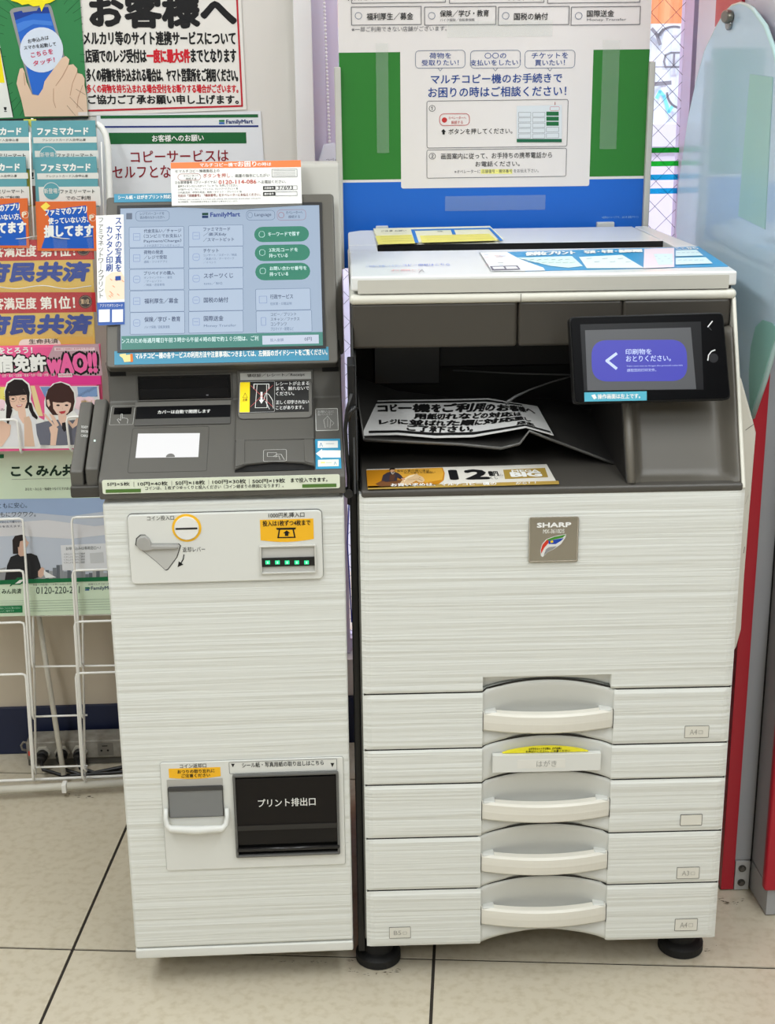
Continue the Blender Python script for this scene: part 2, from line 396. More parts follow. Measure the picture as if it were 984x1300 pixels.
# ================================================================== POSTERS ON THE WALL
pw = Plane(L, (0, YW-.0015, 0))
def sheet(name, label, cat, pts, col, pl=None, t=.0012, w=0., group=None):
    pl = pl or pw; P = [tuple(pl.uv(*p)) for p in pts]; c = np.mean(P, 0)
    th = thing(name, label, cat, L, pl.at(c[0], min(p[1] for p in P)), group=group)
    MB().prism(pl, P, w, w+t).build('sheet', mat(col, .55), th, fix=True); return th, pl.lift(w+t)
RED = (190, 35, 50)
th, pp = sheet('notice_poster', 'white notice with huge black heading and red border line on the wall above the kiosk', 'poster', [(99, -40), (304, -40), (313, 139), (112, 147)], (232, 228, 222))
ik = Ink(th, pp)
ik.t('お客様へ', 114, -6, 297, 34, K, bold=.055, dx=2)
ik.t('メルカリ等のサイト連携サービスについて', 105.5, 40, 298, 57, K, bold=.03, dx=1.2)
ik.t('店頭でのレジ受付は', 108, 62.5, 185, 79.5, K, bold=.03, dx=1.2)
ik.t('一度に最大5件', 186, 62.5, 240.5, 79.5, (205, 30, 45), bold=.04, dx=1.2)
ik.t('までとなります', 242, 62.5, 299, 79, K, bold=.03, dx=1.2)
ik.t('多くの荷物を持ち込まれる場合は、ヤマト営業所をご利用ください。', 109.5, 87, 301, 103.5, K, bold=.03, dx=1)
ik.t('多くの荷物を持ち込まれる場合受付をお断りする場合がございます。', 110, 107, 301.5, 118, (205, 30, 45), bold=.03, dx=1)
ik.t('ご協力ご了承お願い申し上げます。', 111.5, 120.5, 302, 132, K, bold=.035, dx=1)
ik.line([(299.5, -30), (307.5, 134.5), (112.5, 140.5)], .0035, RED)
ik.done()
th, pp = sheet('copy_service_poster', 'white self copy service notice with green band behind the kiosk screen', 'poster', [(122.5, 146), (331, 141), (341, 300), (128, 300)], (226, 228, 232))
ik = Ink(th, pp); GR = (28, 98, 52)
ik.poly([(127.5, 146.8), (327.5, 145), (327.8, 149), (127.8, 150.6)], GR); ik.poly([(129.5, 160), (328, 159), (328.2, 161.3), (129.7, 162.3)], (38, 52, 120))
ik.poly([(138, 168.5), (312.5, 168), (313, 182), (139, 183)], GR)
ik.t('お客様へのお願い', 193.5, 171.5, 258.5, 180, WT, w=.0009, bold=.02)
ik.t('FamilyMart', 287.5, 152, 321, 158.5, (30, 50, 110), bold=.03); ik.poly([(278, 152.2), (285, 152.2), (285, 154.7), (278, 154.7)], (30, 120, 70)); ik.poly([(278, 155.2), (285, 155.2), (285, 157.6), (278, 157.6)], (40, 100, 180))
ik.t('コピーサービスは', 166.5, 191.5, 290, 206.5, (140, 25, 40), bold=.012); ik.t('セルフとなります', 143.5, 211, 262, 226.5, (140, 25, 40), bold=.012)
ik.done()

# phone hand poster
th, pp = sheet('touch_payment_poster', 'green poster of a hand holding a phone at top left', 'poster', [(-60, -50), (98.5, -50), (112.4, 148.5), (-60, 153)], (40, 128, 70), w=.003)
panelm = mat((18, 18, 18), .5)
quad(th, pp, 'bottom_edge', [(-60, 152.6), (112.4, 148.1), (112.5, 150.6), (-60, 155.2)], panelm, w=.001, t=.003)
ik = Ink(th, pp)
q = lambda x, y: (x/7.03, y/7.03)
for k in range(46):      # burst rays
    a_ = 2*math.pi*k/46+.05; r0, r1 = 46+10*random.random(), 120
    cx, cy = 55, 66
    x1_, y1_ = cx+r0*math.cos(a_), cy+r0*math.sin(a_)*1.35
    x2_, y2_ = cx+r1*math.cos(a_), cy+r1*math.sin(a_)
    if x2_ > 103+ .07*y2_: f_ = (103+.07*y1_-x1_)/max(1e-3, (x2_-x1_)-.07*(y2_-y1_)); x2_, y2_ = x1_+(x2_-x1_)*f_, y1_+(y2_-y1_)*f_
    if y2_ > 147: f_ = (147-y1_)/(y2_-y1_); x2_, y2_ = x1_+(x2_-x1_)*f_, y1_+(y2_-y1_)*f_
    if y1_ < 146 and x1_ < 102+.07*y1_: ik.line([(x1_, y1_), (x2_, y2_)], .0009, (24, 88, 48), w=.0002)
ik.poly([(-60, 0), (-8, 0), (0.5, 61), (17, 149), (-60, 152)], (232, 232, 226), w=.0005)
ik.poly([(-60, 40), (-3, 40), (0.5, 67), (6, 105), (-60, 107)], (245, 225, 20), w=.0007)
ik.t('！', 5, 136, 9, 142, K, w=.0009)
ik.line([(0.4, 61), (17, 148.5)], .0016, (20, 40, 25), w=.0009)
PH = [q(88, 105), q(100, 85), q(130, 70), q(430, 35), q(455, 55), q(468, 90), q(575, 500), q(560, 640), q(380, 865), q(285, 860)]
ik.poly(PH, (150, 150, 150), w=.0008)
SC = [q(120, 112), q(195, 95), q(205, 112), q(330, 95), q(340, 70), q(430, 62), q(560, 500), q(520, 640), q(345, 850), q(292, 838)]
ik.poly(SC, (40, 105, 205), w=.0010)
ik.poly([q(120, 112), q(195, 95), q(205, 112), q(330, 95), q(340, 70), q(430, 62), q(446, 118), q(300, 120), q(138, 180)], (28, 62, 150), w=.0012)
ik.poly([q(147, 215), q(210, 190), q(300, 175), q(460, 190), q(470, 230), q(300, 215), q(165, 290)], (70, 130, 220), w=.0013)
ik.poly([q(*p) for p in disc(372, 445, 193, 30, 202)], (214, 224, 240), w=.0016)
for t_, a_, b_, c_, d_, cc, bo in (('お申込みは', 248, 350, 432, 388, K, .01), ('スマホを起動して', 212, 410, 498, 446, K, .01), ('こちらを', 275, 470, 470, 515, (205, 40, 90), .02), ('タッチ！', 295, 545, 485, 590, (205, 40, 90), .02)):
    (xa, ya), (xb, yb) = q(a_, b_), q(c_, d_); ik.t(t_, xa, ya, xb, yb, cc, w=.0022, bold=bo, dy=-5.2, dx=.8)
ik.poly([(13, -50), (70, -50), q(495, 0), q(450, 25), q(405, 35), q(372, 105), q(355, 50), q(300, 58), q(255, 35), q(200, 45), q(160, 22), q(100, 5)], (248, 232, 30), w=.0026)
SK = (226, 196, 170)
ik.poly([q(*p) for p in ((225, 1040), (195, 900), (150, 745), (160, 690), (180, 612), (205, 605), (222, 640), (240, 730), (290, 845), (345, 852), (385, 790), (400, 725), (470, 630), (555, 515), (590, 500), (622, 530), (612, 580), (655, 572), (692, 612), (690, 650), (735, 662), (757, 700), (756, 760), (775, 860), (787, 1035))], SK, w=.0030)
for L_ in ([(612, 580), (560, 680), (500, 765)], [(692, 640), (650, 740), (628, 850)], [(740, 760), (700, 870), (690, 960)], [(480, 790), (480, 900), (500, 960)], [(215, 650), (225, 760)]):
    ik.line([q(*p) for p in L_], .0012, (190, 150, 125), w=.0033)
for L_ in ([(680, 795), (765, 845)], [(625, 865), (745, 990)], [(600, 940), (675, 1030)]): ik.line([q(*p) for p in L_], .0005, K, w=.0036)
ik.poly([q(*p) for p in ((700, 1000), (785, 998), (787, 1030), (702, 1032))], (225, 215, 210), w=.0038)
ik.done('printed_picture')

# ================================================================== SIGN BOARD BEHIND THE COPIER
YB = 2.86
bp = Plane(C, (0, YB, 0))
bpi = bp.lift(.0007)
th = thing('sign_board', 'large white green and blue guidance board standing behind the copier lid', 'sign', C, (.28, YB, 1.10))
X0, X1 = bp.uv(436, 232)[0]-.004, bp.uv(817.5, 222)[0]+.001
zt, zg, zw = 1.72, bp.uv(430, 67)[1], bp.uv(436, 228.5)[1]
MB().prism(bp, rrect(X0, 1.10, X1, zt), -.006, 0).build('board', mat((226, 220, 217), .5), th)
MB().flat(bp, rrect(X0, zw, X1, zg), .0003).build('printed_band', mat((32, 118, 34), .45), th, label='green printed band')
MB().flat(bp, rrect(X0, 1.10, X1, zw-.005), .0003).build('printed_band', mat((0, 96, 196), .45), th, label='blue printed band')
wb = pbox(bp, 508, 60, 748, 236); MB().flat(bp, rrect(wb[0], wb[1], wb[2], zg+.01, .004), .0007).build('printed_panel', mat((226, 220, 217), .5), th)
fr_ = mat((196, 194, 186), .4)
xl = bp.uv(426.5, 86)[0]; MB().box(X0-.009, X0+.003, YB-.012, YB+.012, 1.10, bp.uv(428, 85)[1]).build('side_rail', fr_, th, bevel=.002)
MB().box(X1-.001, X1+.010, YB-.012, YB+.012, 1.10, bp.uv(822, 78)[1]).build('side_rail', fr_, th, bevel=.002)
for xa, xb, ya in ((477, 493, 286.5), (757, 779, 281.5)):
    panel(th, bp, 'clip', xa, ya, xb, ya+9, mat((200, 200, 196), .35), w=.010, t=.02, bevel=.002)
ik = Ink(th, bpi); cb = lambda x, y: (420+x/2.343, y/2.343)
GY = (90, 90, 95); NV = (26, 66, 140)
def rr(x0, y0, x1, y1, r, col, wd=.0012, ink=None, pl=None, w=.0009, emit=0., n=4):
    ink = ink or ik; pl = pl or ink.pl; b = pbox(pl, x0, y0, x1, y1); P = rrect(*b, r, n)
    mb = ink.m.setdefault((tuple(col), emit, .5), MB()); I = rrect(b[0]+wd, b[1]+wd, b[2]-wd, b[3]-wd, max(r-wd, 1e-5), n)
    if len(I) != len(P): P = rrect(*b, 1e-5, n); I = rrect(b[0]+wd, b[1]+wd, b[2]-wd, b[3]-wd, 1e-5, n)
    N_ = len(P); mb.add([pl.at(u, v, w) for u, v in P+I], [(i, (i+1) % N_, N_+(i+1) % N_, N_+i) for i in range(N_)])
for x0_, x1_, t_, s_ in ((60, 270, '福利厚生／募金', None), (278, 492, '保険／学び・教育', 'バイク保険／自転車保険'), (498, 709, '国税の納付', None), (715, 920, '国際送金', 'Money Transfer')):
    a_, b_ = cb(x0_, 20), cb(x1_, 76); rr(a_[0], a_[1], b_[0], b_[1]-1, .001, GY)
    xs = a_[0]+20
    rr(a_[0]+5, a_[1]+7, a_[0]+14, b_[1]-8, .006, (70, 90, 120), .0009)
    if s_: ik.t(t_, xs, a_[1]+4.5, xs+min(62, 8.6*len(t_)), a_[1]+13, K, bold=.012); ik.t(s_, xs, a_[1]+15, xs+min(50, 4*len(s_)), a_[1]+19, GY)
    else: ik.t(t_, xs, a_[1]+8, xs+min(59, 8.6*len(t_)), a_[1]+17, K, bold=.012)
for x0_, x1_ in ((60, 342), (352, 635), (645, 920)):
    a_, b_ = cb(x0_, -40), cb(x1_, 10); rr(a_[0], a_[1], b_[0], b_[1]-1, .001, GY)
ik.t('ポイント／カード', 441, -8, 475, 1.2, K, bold=.01); ik.t('ファミリーマート', 645, -4, 690, 1, GY)
ik.t('※一部ご利用できない店舗がございます。', *cb(62, 80), *cb(345, 95), GY)
for x0_, x1_, t1, t2 in ((251, 400, '荷物を', '受取りたい！'), (415, 564, '〇〇の', '支払いをしたい！'), (577, 726, 'チケットを', '買いたい！')):
    a_, b_ = cb(x0_, 150), cb(x1_, 202); rr(a_[0], a_[1], b_[0], b_[1], .007, (120, 130, 150), .001)
    m_ = (a_[0]+b_[0])/2; h1 = len(t1)*4.6; h2 = len(t2)*4.4-3
    ik.t(t1, m_-h1, a_[1]+3, m_+h1, a_[1]+10.5, NV, bold=.008); ik.t(t2, m_-h2, a_[1]+12, m_+h2, a_[1]+19.5, NV, bold=.008)
    ik.line([(m_-3, b_[1]), (m_, b_[1]+4), (m_+3, b_[1])], .001, (120, 130, 150))
ik.t('マルチコピー機のお手続きで', *cb(298, 222), *cb(688, 250), NV, bold=.014)
ik.t('お困りの時はご相談ください！', *cb(290, 260), *cb(700, 290), NV, bold=.014)
a_, b_ = cb(285, 300), cb(703, 438); rr(a_[0], a_[1], b_[0], b_[1]-1, .004, GY, .0009)
a_, b_ = cb(285, 443), cb(700, 525); rr(a_[0], a_[1]+1, b_[0], b_[1], .004, GY, .0009)
ik.t('①', *cb(292, 313), *cb(311, 332), K); ik.t('②', *cb(292, 455), *cb(312, 474), K)
a_, b_ = cb(323, 338), cb(413, 373); rr(a_[0], a_[1], b_[0], b_[1], .008, (190, 50, 50), .001)
ik.poly([cb(*p) for p in disc(338, 357, 8, 14)], (190, 50, 50)); ik.t('オペレーターへ', *cb(350, 346), *cb(402, 355), (190, 50, 50)); ik.t('接続する', *cb(358, 359), *cb(393, 369), (190, 50, 50))
ik.t('⬆', *cb(330, 384), *cb(342, 400), K) ; ik.poly([cb(335, 384), cb(342, 391), cb(337.5, 391), cb(337.5, 400), cb(332.5, 400), cb(332.5, 391), cb(328, 391)], K)
ik.t('ボタンを押してください。', *cb(350, 383), *cb(540, 400), K, bold=.006)
ik.poly([cb(553, 315), cb(687, 312), cb(687, 422), cb(553, 422)], (215, 220, 224), w=.0008)
ik.poly([cb(553, 413), cb(687, 413), cb(687, 423), cb(553, 423)], (30, 100, 70), w=.001)
for r_ in range(5):
    for c_ in range(2):
        a_, b_ = cb(558+c_*42, 334+r_*16), cb(595+c_*42, 347+r_*16); rr(a_[0], a_[1], b_[0], b_[1], .0005, GY, .0005)
        ik.line([(a_[0]+3, (a_[1]+b_[1])/2), (b_[0]-2, (a_[1]+b_[1])/2)], .001, (110, 110, 120))
for r_ in range(3): a_, b_ = cb(641, 332+r_*15), cb(678, 344+r_*15); ik.poly([(p[0], p[1]) for p in ((a_[0], a_[1]), (b_[0], a_[1]), (b_[0], b_[1]), (a_[0], b_[1]))], (30, 105, 60), w=.001)
for r_ in range(2): a_, b_ = cb(641, 378+r_*18), cb(678, 392+r_*18); rr(a_[0], a_[1], b_[0], b_[1], .0005, GY, .0005)
ik.t('FamilyMart', *cb(606, 320), *cb(634, 326), (30, 90, 110)); a_, b_ = cb(652, 317), cb(680, 329); rr(a_[0], a_[1], b_[0], b_[1], .002, (190, 50, 50), .0006)
ik.line([cb(667, 304), cb(667, 318)], .0012, (150, 40, 40))
ik.t('画面案内に従って、お手持ちの携帯電話から', *cb(328, 456), *cb(658, 474), K, bold=.006)
ik.t('お電話ください。', *cb(430, 480), *cb(562, 496), K, bold=.006)
ik.poly([cb(446, 503), cb(540, 503), cb(540, 517), cb(446, 517)], (240, 235, 140), w=.0003)
ik.t('※オペレーターに 店舗番号・機体番号 をお伝え下さい。', *cb(368, 505), *cb(618, 516), GY)
ik.t('※画像はイメージです。 2021年 画面デザイン', *cb(806, 643), *cb(916, 650), (150, 190, 230))
ik.done()
tape = mat((215, 225, 215), .12, alpha=.17, name='clear_tape')
for x0_, y0_, x1_, y1_ in ((477, 55, 494, 194), (765.5, 51, 782, 189), (568, 27, 701, 46), (565, 249, 692, 266)):
    b = pbox(bp, x0_, y0_, x1_, y1_); n = 14; lo = (b[2]-b[0]) > (b[3]-b[1]); P = []
    for i in range(n+1):
        f_ = i/n; w_ = .0016+.0012*random.random()
        if lo: P.append([bp.at(b[0]+(b[2]-b[0])*f_, b[1], w_), bp.at(b[0]+(b[2]-b[0])*f_, b[3], w_+.0006)])
        else: P.append([bp.at(b[0], b[1]+(b[3]-b[1])*f_, w_), bp.at(b[2], b[1]+(b[3]-b[1])*f_, w_+.0006)])
    MB().grid(P).build('tape_strip', tape, th, label='strip of clear tape')
# ================================================================== KIOSK (coin and touch screen unit)
YK = 2.15
KX0, KX1 = -.3265, .0385
kf = Plane(L, (0, YK, 0))
kiosk = thing('payment_kiosk', 'narrow white ridged kiosk with a touch screen and grey sloping console left of the copier', 'kiosk', L, (-.144, 2.45, 0))
kz0, kz1 = .080, .868
# body: ridged front skin on a plain box
MB().box(KX0+.004, KX1-.004, YK+.010, 2.78, kz0+.002, kz1).build('cabinet_body', mat((200, 199, 192), .5), kiosk, bevel=.004)
MB().box(KX0, KX1, YK, YK+.03, kz0, kz1-.004).build('front_cover', ridged, kiosk, bevel=.005, seg=3)
zb_ = kf.uv(300, 1213)[1]
MB().box(KX0, KX1, YK-.0005, YK+.03, .060, kz0-.0015).build('base_strip', smoothw, kiosk, bevel=.003)
# casters
for cx_, cy_ in ((-.29, 2.72), (0.0, 2.72), (-.29, 2.28), (-.03, 2.28)):
    w_ = MB().tube([(cx_-.018, cy_, .030), (cx_+.018, cy_, .030)], .030, 18).build('caster', black, kiosk, bevel=.003)
    MB().box(cx_-.024, cx_+.024, cy_-.02, cy_+.035, .045, .066).build('caster_fork', mat((70, 70, 72), .3, metal=.8), w_, bevel=.003)
# ---- coin panel
G1 = (150, 150, 148)
frame(kiosk, kf, 'joint_and_shadow_line', 161, 652.2, 411, 734.2, .0012, mat((60, 60, 58), .6), 0, .0012, r=.0075)  # dark frame draws in the shadow round the raised coin panel
cpn = panel(kiosk, kf, 'coin_panel', 161.5, 652.8, 410.5, 733.5, smoothw, w=.006, t=.008, r=.007, bevel=.002)
k1 = kf.lift(.006); ki = Ink(kiosk, k1)
ki.t('コイン投入口', 187, 655, 221, 661, K); ki.t('返却レバー', 232, 694.5, 260.5, 701, K)
ki.t('1000円札挿入口', 341, 651, 386.4, 657.5, K, bold=.005)
c_ = k1.uv(237, 670)
MB().prism(k1, disc(c_[0], c_[1], .0222, 40), 0, .0008).build('coin_ring', mat((246, 190, 40), .4), kiosk, label='yellow ring around coin slot')
MB().prism(k1, disc(c_[0], c_[1], .0185, 40), 0, .0035).build('coin_disc', mat((232, 232, 228), .3), kiosk, bevel=.001)
MB().prism(k1, rrect(c_[0]-.0165, c_[1]-.0016, c_[0]+.0165, c_[1]+.0012, .001), .003, .0039).build('coin_slot', black, kiosk)
TR_ = [k1.uv(*p) for p in ((173, 692), (174, 684), (179, 679.5), (185, 679.5), (190, 684), (193, 690.2), (226, 690.2), (228.6, 693), (224, 707), (213, 722), (210, 723), (198, 712))]
TR_ = [tuple(p) for p in TR_]
tc_ = np.mean(np.array(TR_), 0); MB().prism(k1, [tuple(tc_+(np.array(p)-tc_)*1.05) for p in TR_], 0, .0004).build('lever_outline', mat((70, 70, 68), .5), kiosk)
MB().prism(k1, TR_, .0004, .0009).build('lever_recess', mat((188, 188, 184), .45), kiosk)
LV = [(174, 686), (178, 681), (184, 680), (190, 684), (193, 691.3), (227, 691.6), (226.5, 695.5), (196, 696.5), (184, 698.5), (177, 696), (173.5, 691)]
MB().prism(k1, [tuple(k1.uv(*p)) for p in LV], .0006, .006).build('return_lever', mat((165, 164, 160), .4), kiosk, bevel=.0015)
ki.line([(233.5, 704), (232.5, 710), (229, 716)], .0016, K); ki.poly([(225.5, 720), (227, 712.5), (232.8, 716.5)], K)
yb = pbox(k1, 330, 660, 398.5, 684); v5 = k1.uv(360, 688)[1]
YP = [(yb[0], yb[3]), (yb[2], yb[3]), (yb[2], yb[1])]+[(yb[2]+(yb[0]-yb[2])*t_/8, yb[1]-(yb[1]-v5)*math.sin(math.pi*t_/8)) for t_ in range(1, 8)]+[(yb[0], yb[1])]
MB().prism(k1, YP, 0, .0006).build('yellow_sticker', mat((246, 186, 30), .45), kiosk)
ki.t('投入は1枚ずつ4枚まで', 333.8, 661, 394, 668, K, w=.0012, bold=.02)
ki.poly([(350.5, 670), (376, 669.5), (375, 672), (373.2, 672), (375.5, 682.5), (352, 683), (354, 672.3), (351.5, 672.3)], K, w=.0010)
ki.poly([(355.8, 672.3), (371.4, 672.1), (373.2, 681), (354.3, 681.3)], (246, 186, 30), w=.0013)
ki.poly([(364, 672.8), (368.5, 676.5), (366.2, 676.5), (366.2, 680), (361.8, 680), (361.8, 676.5), (359.5, 676.5)], K, w=.0016)
frame(kiosk, k1, 'bill_slot_bezel', 329.5, 692.3, 402, 726, .0025, mat((205, 204, 198), .4), 0, .005, r=.002, bevel=.0008)
panel(kiosk, k1, 'bill_slot_recess', 331, 694, 400.5, 724.5, mat((196, 195, 190), .5), w=.0005, t=0)
panel(kiosk, k1, 'bill_slot', 332.5, 708, 400, 717, black, w=.004, t=.0035, bevel=.0006)
for k in range(5):
    x_ = 340+k*12.3; panel(kiosk, k1, 'slot_lamp', x_-3, 710.5, x_+3, 715, mat((40, 235, 150), .4, emit=1.2), w=.0048, t=.001, label='glowing green lamp')
    panel(kiosk, k1, 'slot_lamp_lens', x_-1, 711.4, x_+1, 714.2, mat((180, 255, 215), .4, emit=1.2), w=.0054, t=.0004)
# ---- lower outlet panel
frame(kiosk, kf, 'joint_and_shadow_line', 202.6, 967.6, 438.9, 1096.4, .0006, mat((150, 150, 145), .6), 0, .0010, r=.0042)
lp = panel(kiosk, kf, 'outlet_panel', 203, 968, 438.5, 1096, smoothw, w=.003, t=.004, r=.004, bevel=.001)
k2 = kf.lift(.003); k2i = Ink(kiosk, k2)
k2i.t('コイン返却口', 228.4, 970, 262, 975.3, K, bold=.005)
yb = pbox(k2, 214, 976, 280.3, 985.2); v5 = k2.uv(245, 988.8)[1]
YP = [(yb[0], yb[3]), (yb[2], yb[3]), (yb[2], yb[1])]+[(yb[2]+(yb[0]-yb[2])*t_/8, yb[1]-(yb[1]-v5)*math.sin(math.pi*t_/8)) for t_ in range(1, 8)]+[(yb[0], yb[1])]
MB().prism(k2, YP, 0, .0004).build('yellow_sticker', mat((246, 186, 30), .45), kiosk)
k2i.t('おつりの取り忘れに', 225.5, 977.3, 272.5, 981.9, K, w=.0009, bold=.02); k2i.t('ご注意ください', 230.7, 982.6, 266.8, 987, K, w=.0009, bold=.02)
b = pbox(k2, 290.5, 966.5, 428, 978)
rr(290.5, 967.3, 428, 977.6, .0015, GY, .0006, ink=k2i, pl=k2)
k2i.t('シール紙・写真用紙の取り出しはこちら', 307.5, 968.3, 411, 974.6, K, bold=.01)
for x_ in (295.7, 422): k2i.poly([(x_-2.4, 968.5+(1 if x_ < 300 else 0)), (x_+2.4, 968.5+(1 if x_ < 300 else 0)), (x_, 974)], K)
# coin return cup
panel(kiosk, k2, 'cup_recess', 211.5, 990, 285, 1036, mat((178, 176, 170), .5), w=.0006, t=0)
panel(kiosk, k2, 'cup_inner', 214.5, 999.5, 283.5, 1034, mat((105, 105, 104), .5), w=.0012, t=0)
frame(kiosk, k2, 'coin_flap_frame', 212.8, 998.5, 284.8, 1035, .0022, mat((70, 70, 70), .4), .001, .003, r=.003)
panel(kiosk, k2, 'coin_flap', 214, 999.5, 283.5, 1034, mat((150, 152, 152), .2, alpha=.55), w=.004, t=.0015, label='smoky clear coin return flap')
panel(kiosk, k2, 'coin_flap_hinge', 214, 999, 283.5, 1001, mat((60, 60, 60), .4), w=.005, t=.002)
U = [(211, 1025), (210.7, 1035), (212.5, 1043), (217, 1047), (250, 1048.5), (283, 1046.5), (287.5, 1042), (288.8, 1035), (288, 1024.5)]
Up = [k2.at(*k2.uv(*p), .004+.010*math.sin(math.pi*i/8)) for i, p in enumerate(U)]
MB().tube(Up, [.0035, .004, .005, .006, .0075, .006, .005, .004, .0035], 10).build('cup_rim', smoothw, kiosk, smooth=True)
# print outlet
frame(kiosk, k2, 'outlet_frame', 295.2, 982.7, 432, 1082.3, .004, mat((96, 96, 94), .4), 0, .006, r=.002, bevel=.001)
panel(kiosk, k2, 'outlet_cavity', 297, 985, 431, 1081, mat((10, 10, 10), .7, spec=.1), w=.0006, t=0)
panel(kiosk, k2, 'upper_flap', 298.5, 988, 429.5, 1046.5, mat((24, 21, 20), .5, spec=.2), w=.004, t=.003, r=.003, bevel=.001)
panel(kiosk, k2, 'lower_flap', 300.5, 1048.8, 431, 1067.5, mat((20, 18, 18), .4, spec=.25), w=.003, t=.0025, bevel=.001)
a_, b_ = k2.uv(302, 1076.5), k2.uv(431, 1072.5)
MB().tube([k2.at(a_[0], a_[1]-.001, .005), k2.at(b_[0], a_[1]-.001, .005)], .0035, 10).build('roller_bar', mat((30, 29, 29), .3), kiosk, smooth=True)
panel(kiosk, k2, 'shutter_strip', 301, 1047, 431, 1048.4, mat((34, 32, 31), .5), w=.0055, t=.003)
k2i.t('プリント排出口', 328, 1013, 400.5, 1023.2, (228, 228, 224), w=.0046, bold=.012)
k2i.done(); ki.done()
# ---- console: shaped solid, profile in depth and height
pA = L.X(127.6, 604.6, -.3285); pB = L.X(138.8, 511, -.3285); pC = L.X(137, 477, -.3285); pD = L.X(133.7, 460, -.3285)
prof = [(YK-.006, .872), (YK-.008, pA[2]-.002), (YK-.003, pA[2]+.003), (pB[1], pB[2]), (pC[1], pC[2]), (pD[1], pD[2]), (2.44, pD[2]+.01), (2.70, pD[2]), (2.70, .868), (YK+.01, .868)]
XP = Plane(L, (0, 0, 0), (0, 1, 0), (0, 0, 1))      # n = +x
cgrey = mat((88, 86, 81), .42, name='console_grey_plastic')
MB().prism(XP, prof, -.3290, .0410).build('console', cgrey, kiosk, bevel=.003)
k3 = Plane(L, (0, YK-.0085, 0)); 
KA = Plane(L, (0, YK-.003, pA[2]+.003), (1, 0, 0), (0, pB[1]-YK+.003, pB[2]-pA[2]-.003))       # lower slope
KB = Plane(L, (0, pB[1], pB[2]), (1, 0, 0), (0, pC[1]-pB[1], pC[2]-pB[2]))                     # upper slope
# coin limits label on the lip
panel(kiosk, k3, 'coin_label', 129.3, 609.6, 431.7, 619.5, mat((226, 232, 212), .45), w=.0005, t=.001, r=.003)
lbx = pbox(k3, 129.3, 609.6, 431.7, 619.5)
k3i = Ink(kiosk, k3)
SL = -.0245
def lp_(x, y): return y-(x-129)*0
for t_, a_, b_, c_, d_ in (('5円×5枚', 136.3, 612.4, 164.6, 617), ('10円×40枚', 175.4, 611.7, 213, 616.8), ('50円×18枚', 223, 610.3, 260.3, 615.8), ('100円×30枚', 269.8, 609, 312.3, 614.4), ('500円×19枚', 320.6, 608, 362, 613.5), ('まで投入できます。', 369.5, 606.8, 415.7, 612.4)):
    k3i.t(t_, a_, c_-0 if 0 else b_, c_, d_, K, w=.001, bold=.02)
k3i.poly([(134.3, 621.2), (179, 620.2), (179, 624.6), (134.3, 625.6)], (86, 122, 58), w=.001)
k3i.poly([(383.7, 614.6), (427.2, 613.6), (427.2, 618), (383.7, 619)], (86, 122, 58), w=.001)
for x_, y_ in ((170, 614.6), (218, 613.4), (265, 612), (316.5, 611)): k3i.line([(x_, y_-3), (x_, y_+3)], .0005, GY, w=.001)
k3i.t('コインは、１枚ずつゆっくりと投入ください（コイン詰まりの原因になります）。', 184.5, 617.2, 360, 622, K, w=.001, dy=-3.6, bold=.01)
k3i.done()
a_ = Ink(kiosk, KA); bI = Ink(kiosk, KB)
LG = (205, 205, 200)
# card window
frame(kiosk, KA, 'window_bezel', 168.5, 543.5, 262.5, 598, .0006, mat((58, 57, 54), .5), 0, .0003, r=.004)
quad(kiosk, KA, 'card_window', [(175.3, 550.8), (253.8, 550.2), (251.8, 580.6), (172, 581.7)], mat((246, 246, 246), .25, emit=.9), w=.0006, t=0, label='white lit window of the console')  # paper behind the window is given a glow of its own
MB().prism(KA, [(p[0], p[1]) for p in [(KA.uv(216.4, 580.8)[0]+.0068*math.cos(t), KA.uv(216.4, 580.8)[1]+.0078*math.sin(t)) for t in [math.pi*k/12 for k in range(13)]]], .0008, .0014).build('window_tab', mat((110, 109, 106), .4), kiosk)
# slots
def recess(pl, x0, y0, x1, y1, depth=.004, m=gloss, rim=cgrey, name='slot'):
    panel(kiosk, pl, name, x0, y0, x1, y1, m, w=.0006, t=0)
    frame(kiosk, pl, name+'_rim', x0-1.2, y0-1.2, x1+1.2, y1+1.2, .0018, rim, 0, .003, r=.002, bevel=.0008)
recess(KB, 174.5, 477.5, 294, 505.5, name='media_slot')
panel(kiosk, KB, 'media_door', 177.5, 494.5, 291, 504, mat((9, 9, 11), .3, spec=.25), w=.003, t=.002, bevel=.0006)
panel(kiosk, KB, 'media_door', 177.5, 481, 291, 493, mat((7, 7, 9), .3, spec=.2), w=.0018, t=.001, bevel=.0004)
bI.poly([(262, 500.5), (265, 500.4), (265, 502), (262, 502.1)], (120, 120, 125), w=.0035); 
panel(kiosk, KA, 'auto_cover', 173.5, 517.5, 292.5, 538.5, mat((84, 83, 80), .35), w=.002, t=.0015, bevel=.0006)
panel(kiosk, KA, 'auto_cover_glass', 173.8, 518, 292.2, 530.5, mat((20, 20, 22), .3, spec=.3), w=.0026, t=.0005)
a_.t('カバーは自動で開閉します', 200.3, 523, 267.2, 527.6, (225, 225, 222), w=.0032, bold=.015)
panel(kiosk, KA, 'cover_hinge', 172, 511.8, 293.5, 515.5, mat((112, 110, 105), .4), w=.0022, t=.002, bevel=.0008)
rr(142, 516, 169, 539.5, .002, LG, .0005, ink=a_, pl=KA); panel(kiosk, KA, 'sensor_window', 145.5, 518, 166.5, 526, gloss, w=.0006, t=0)
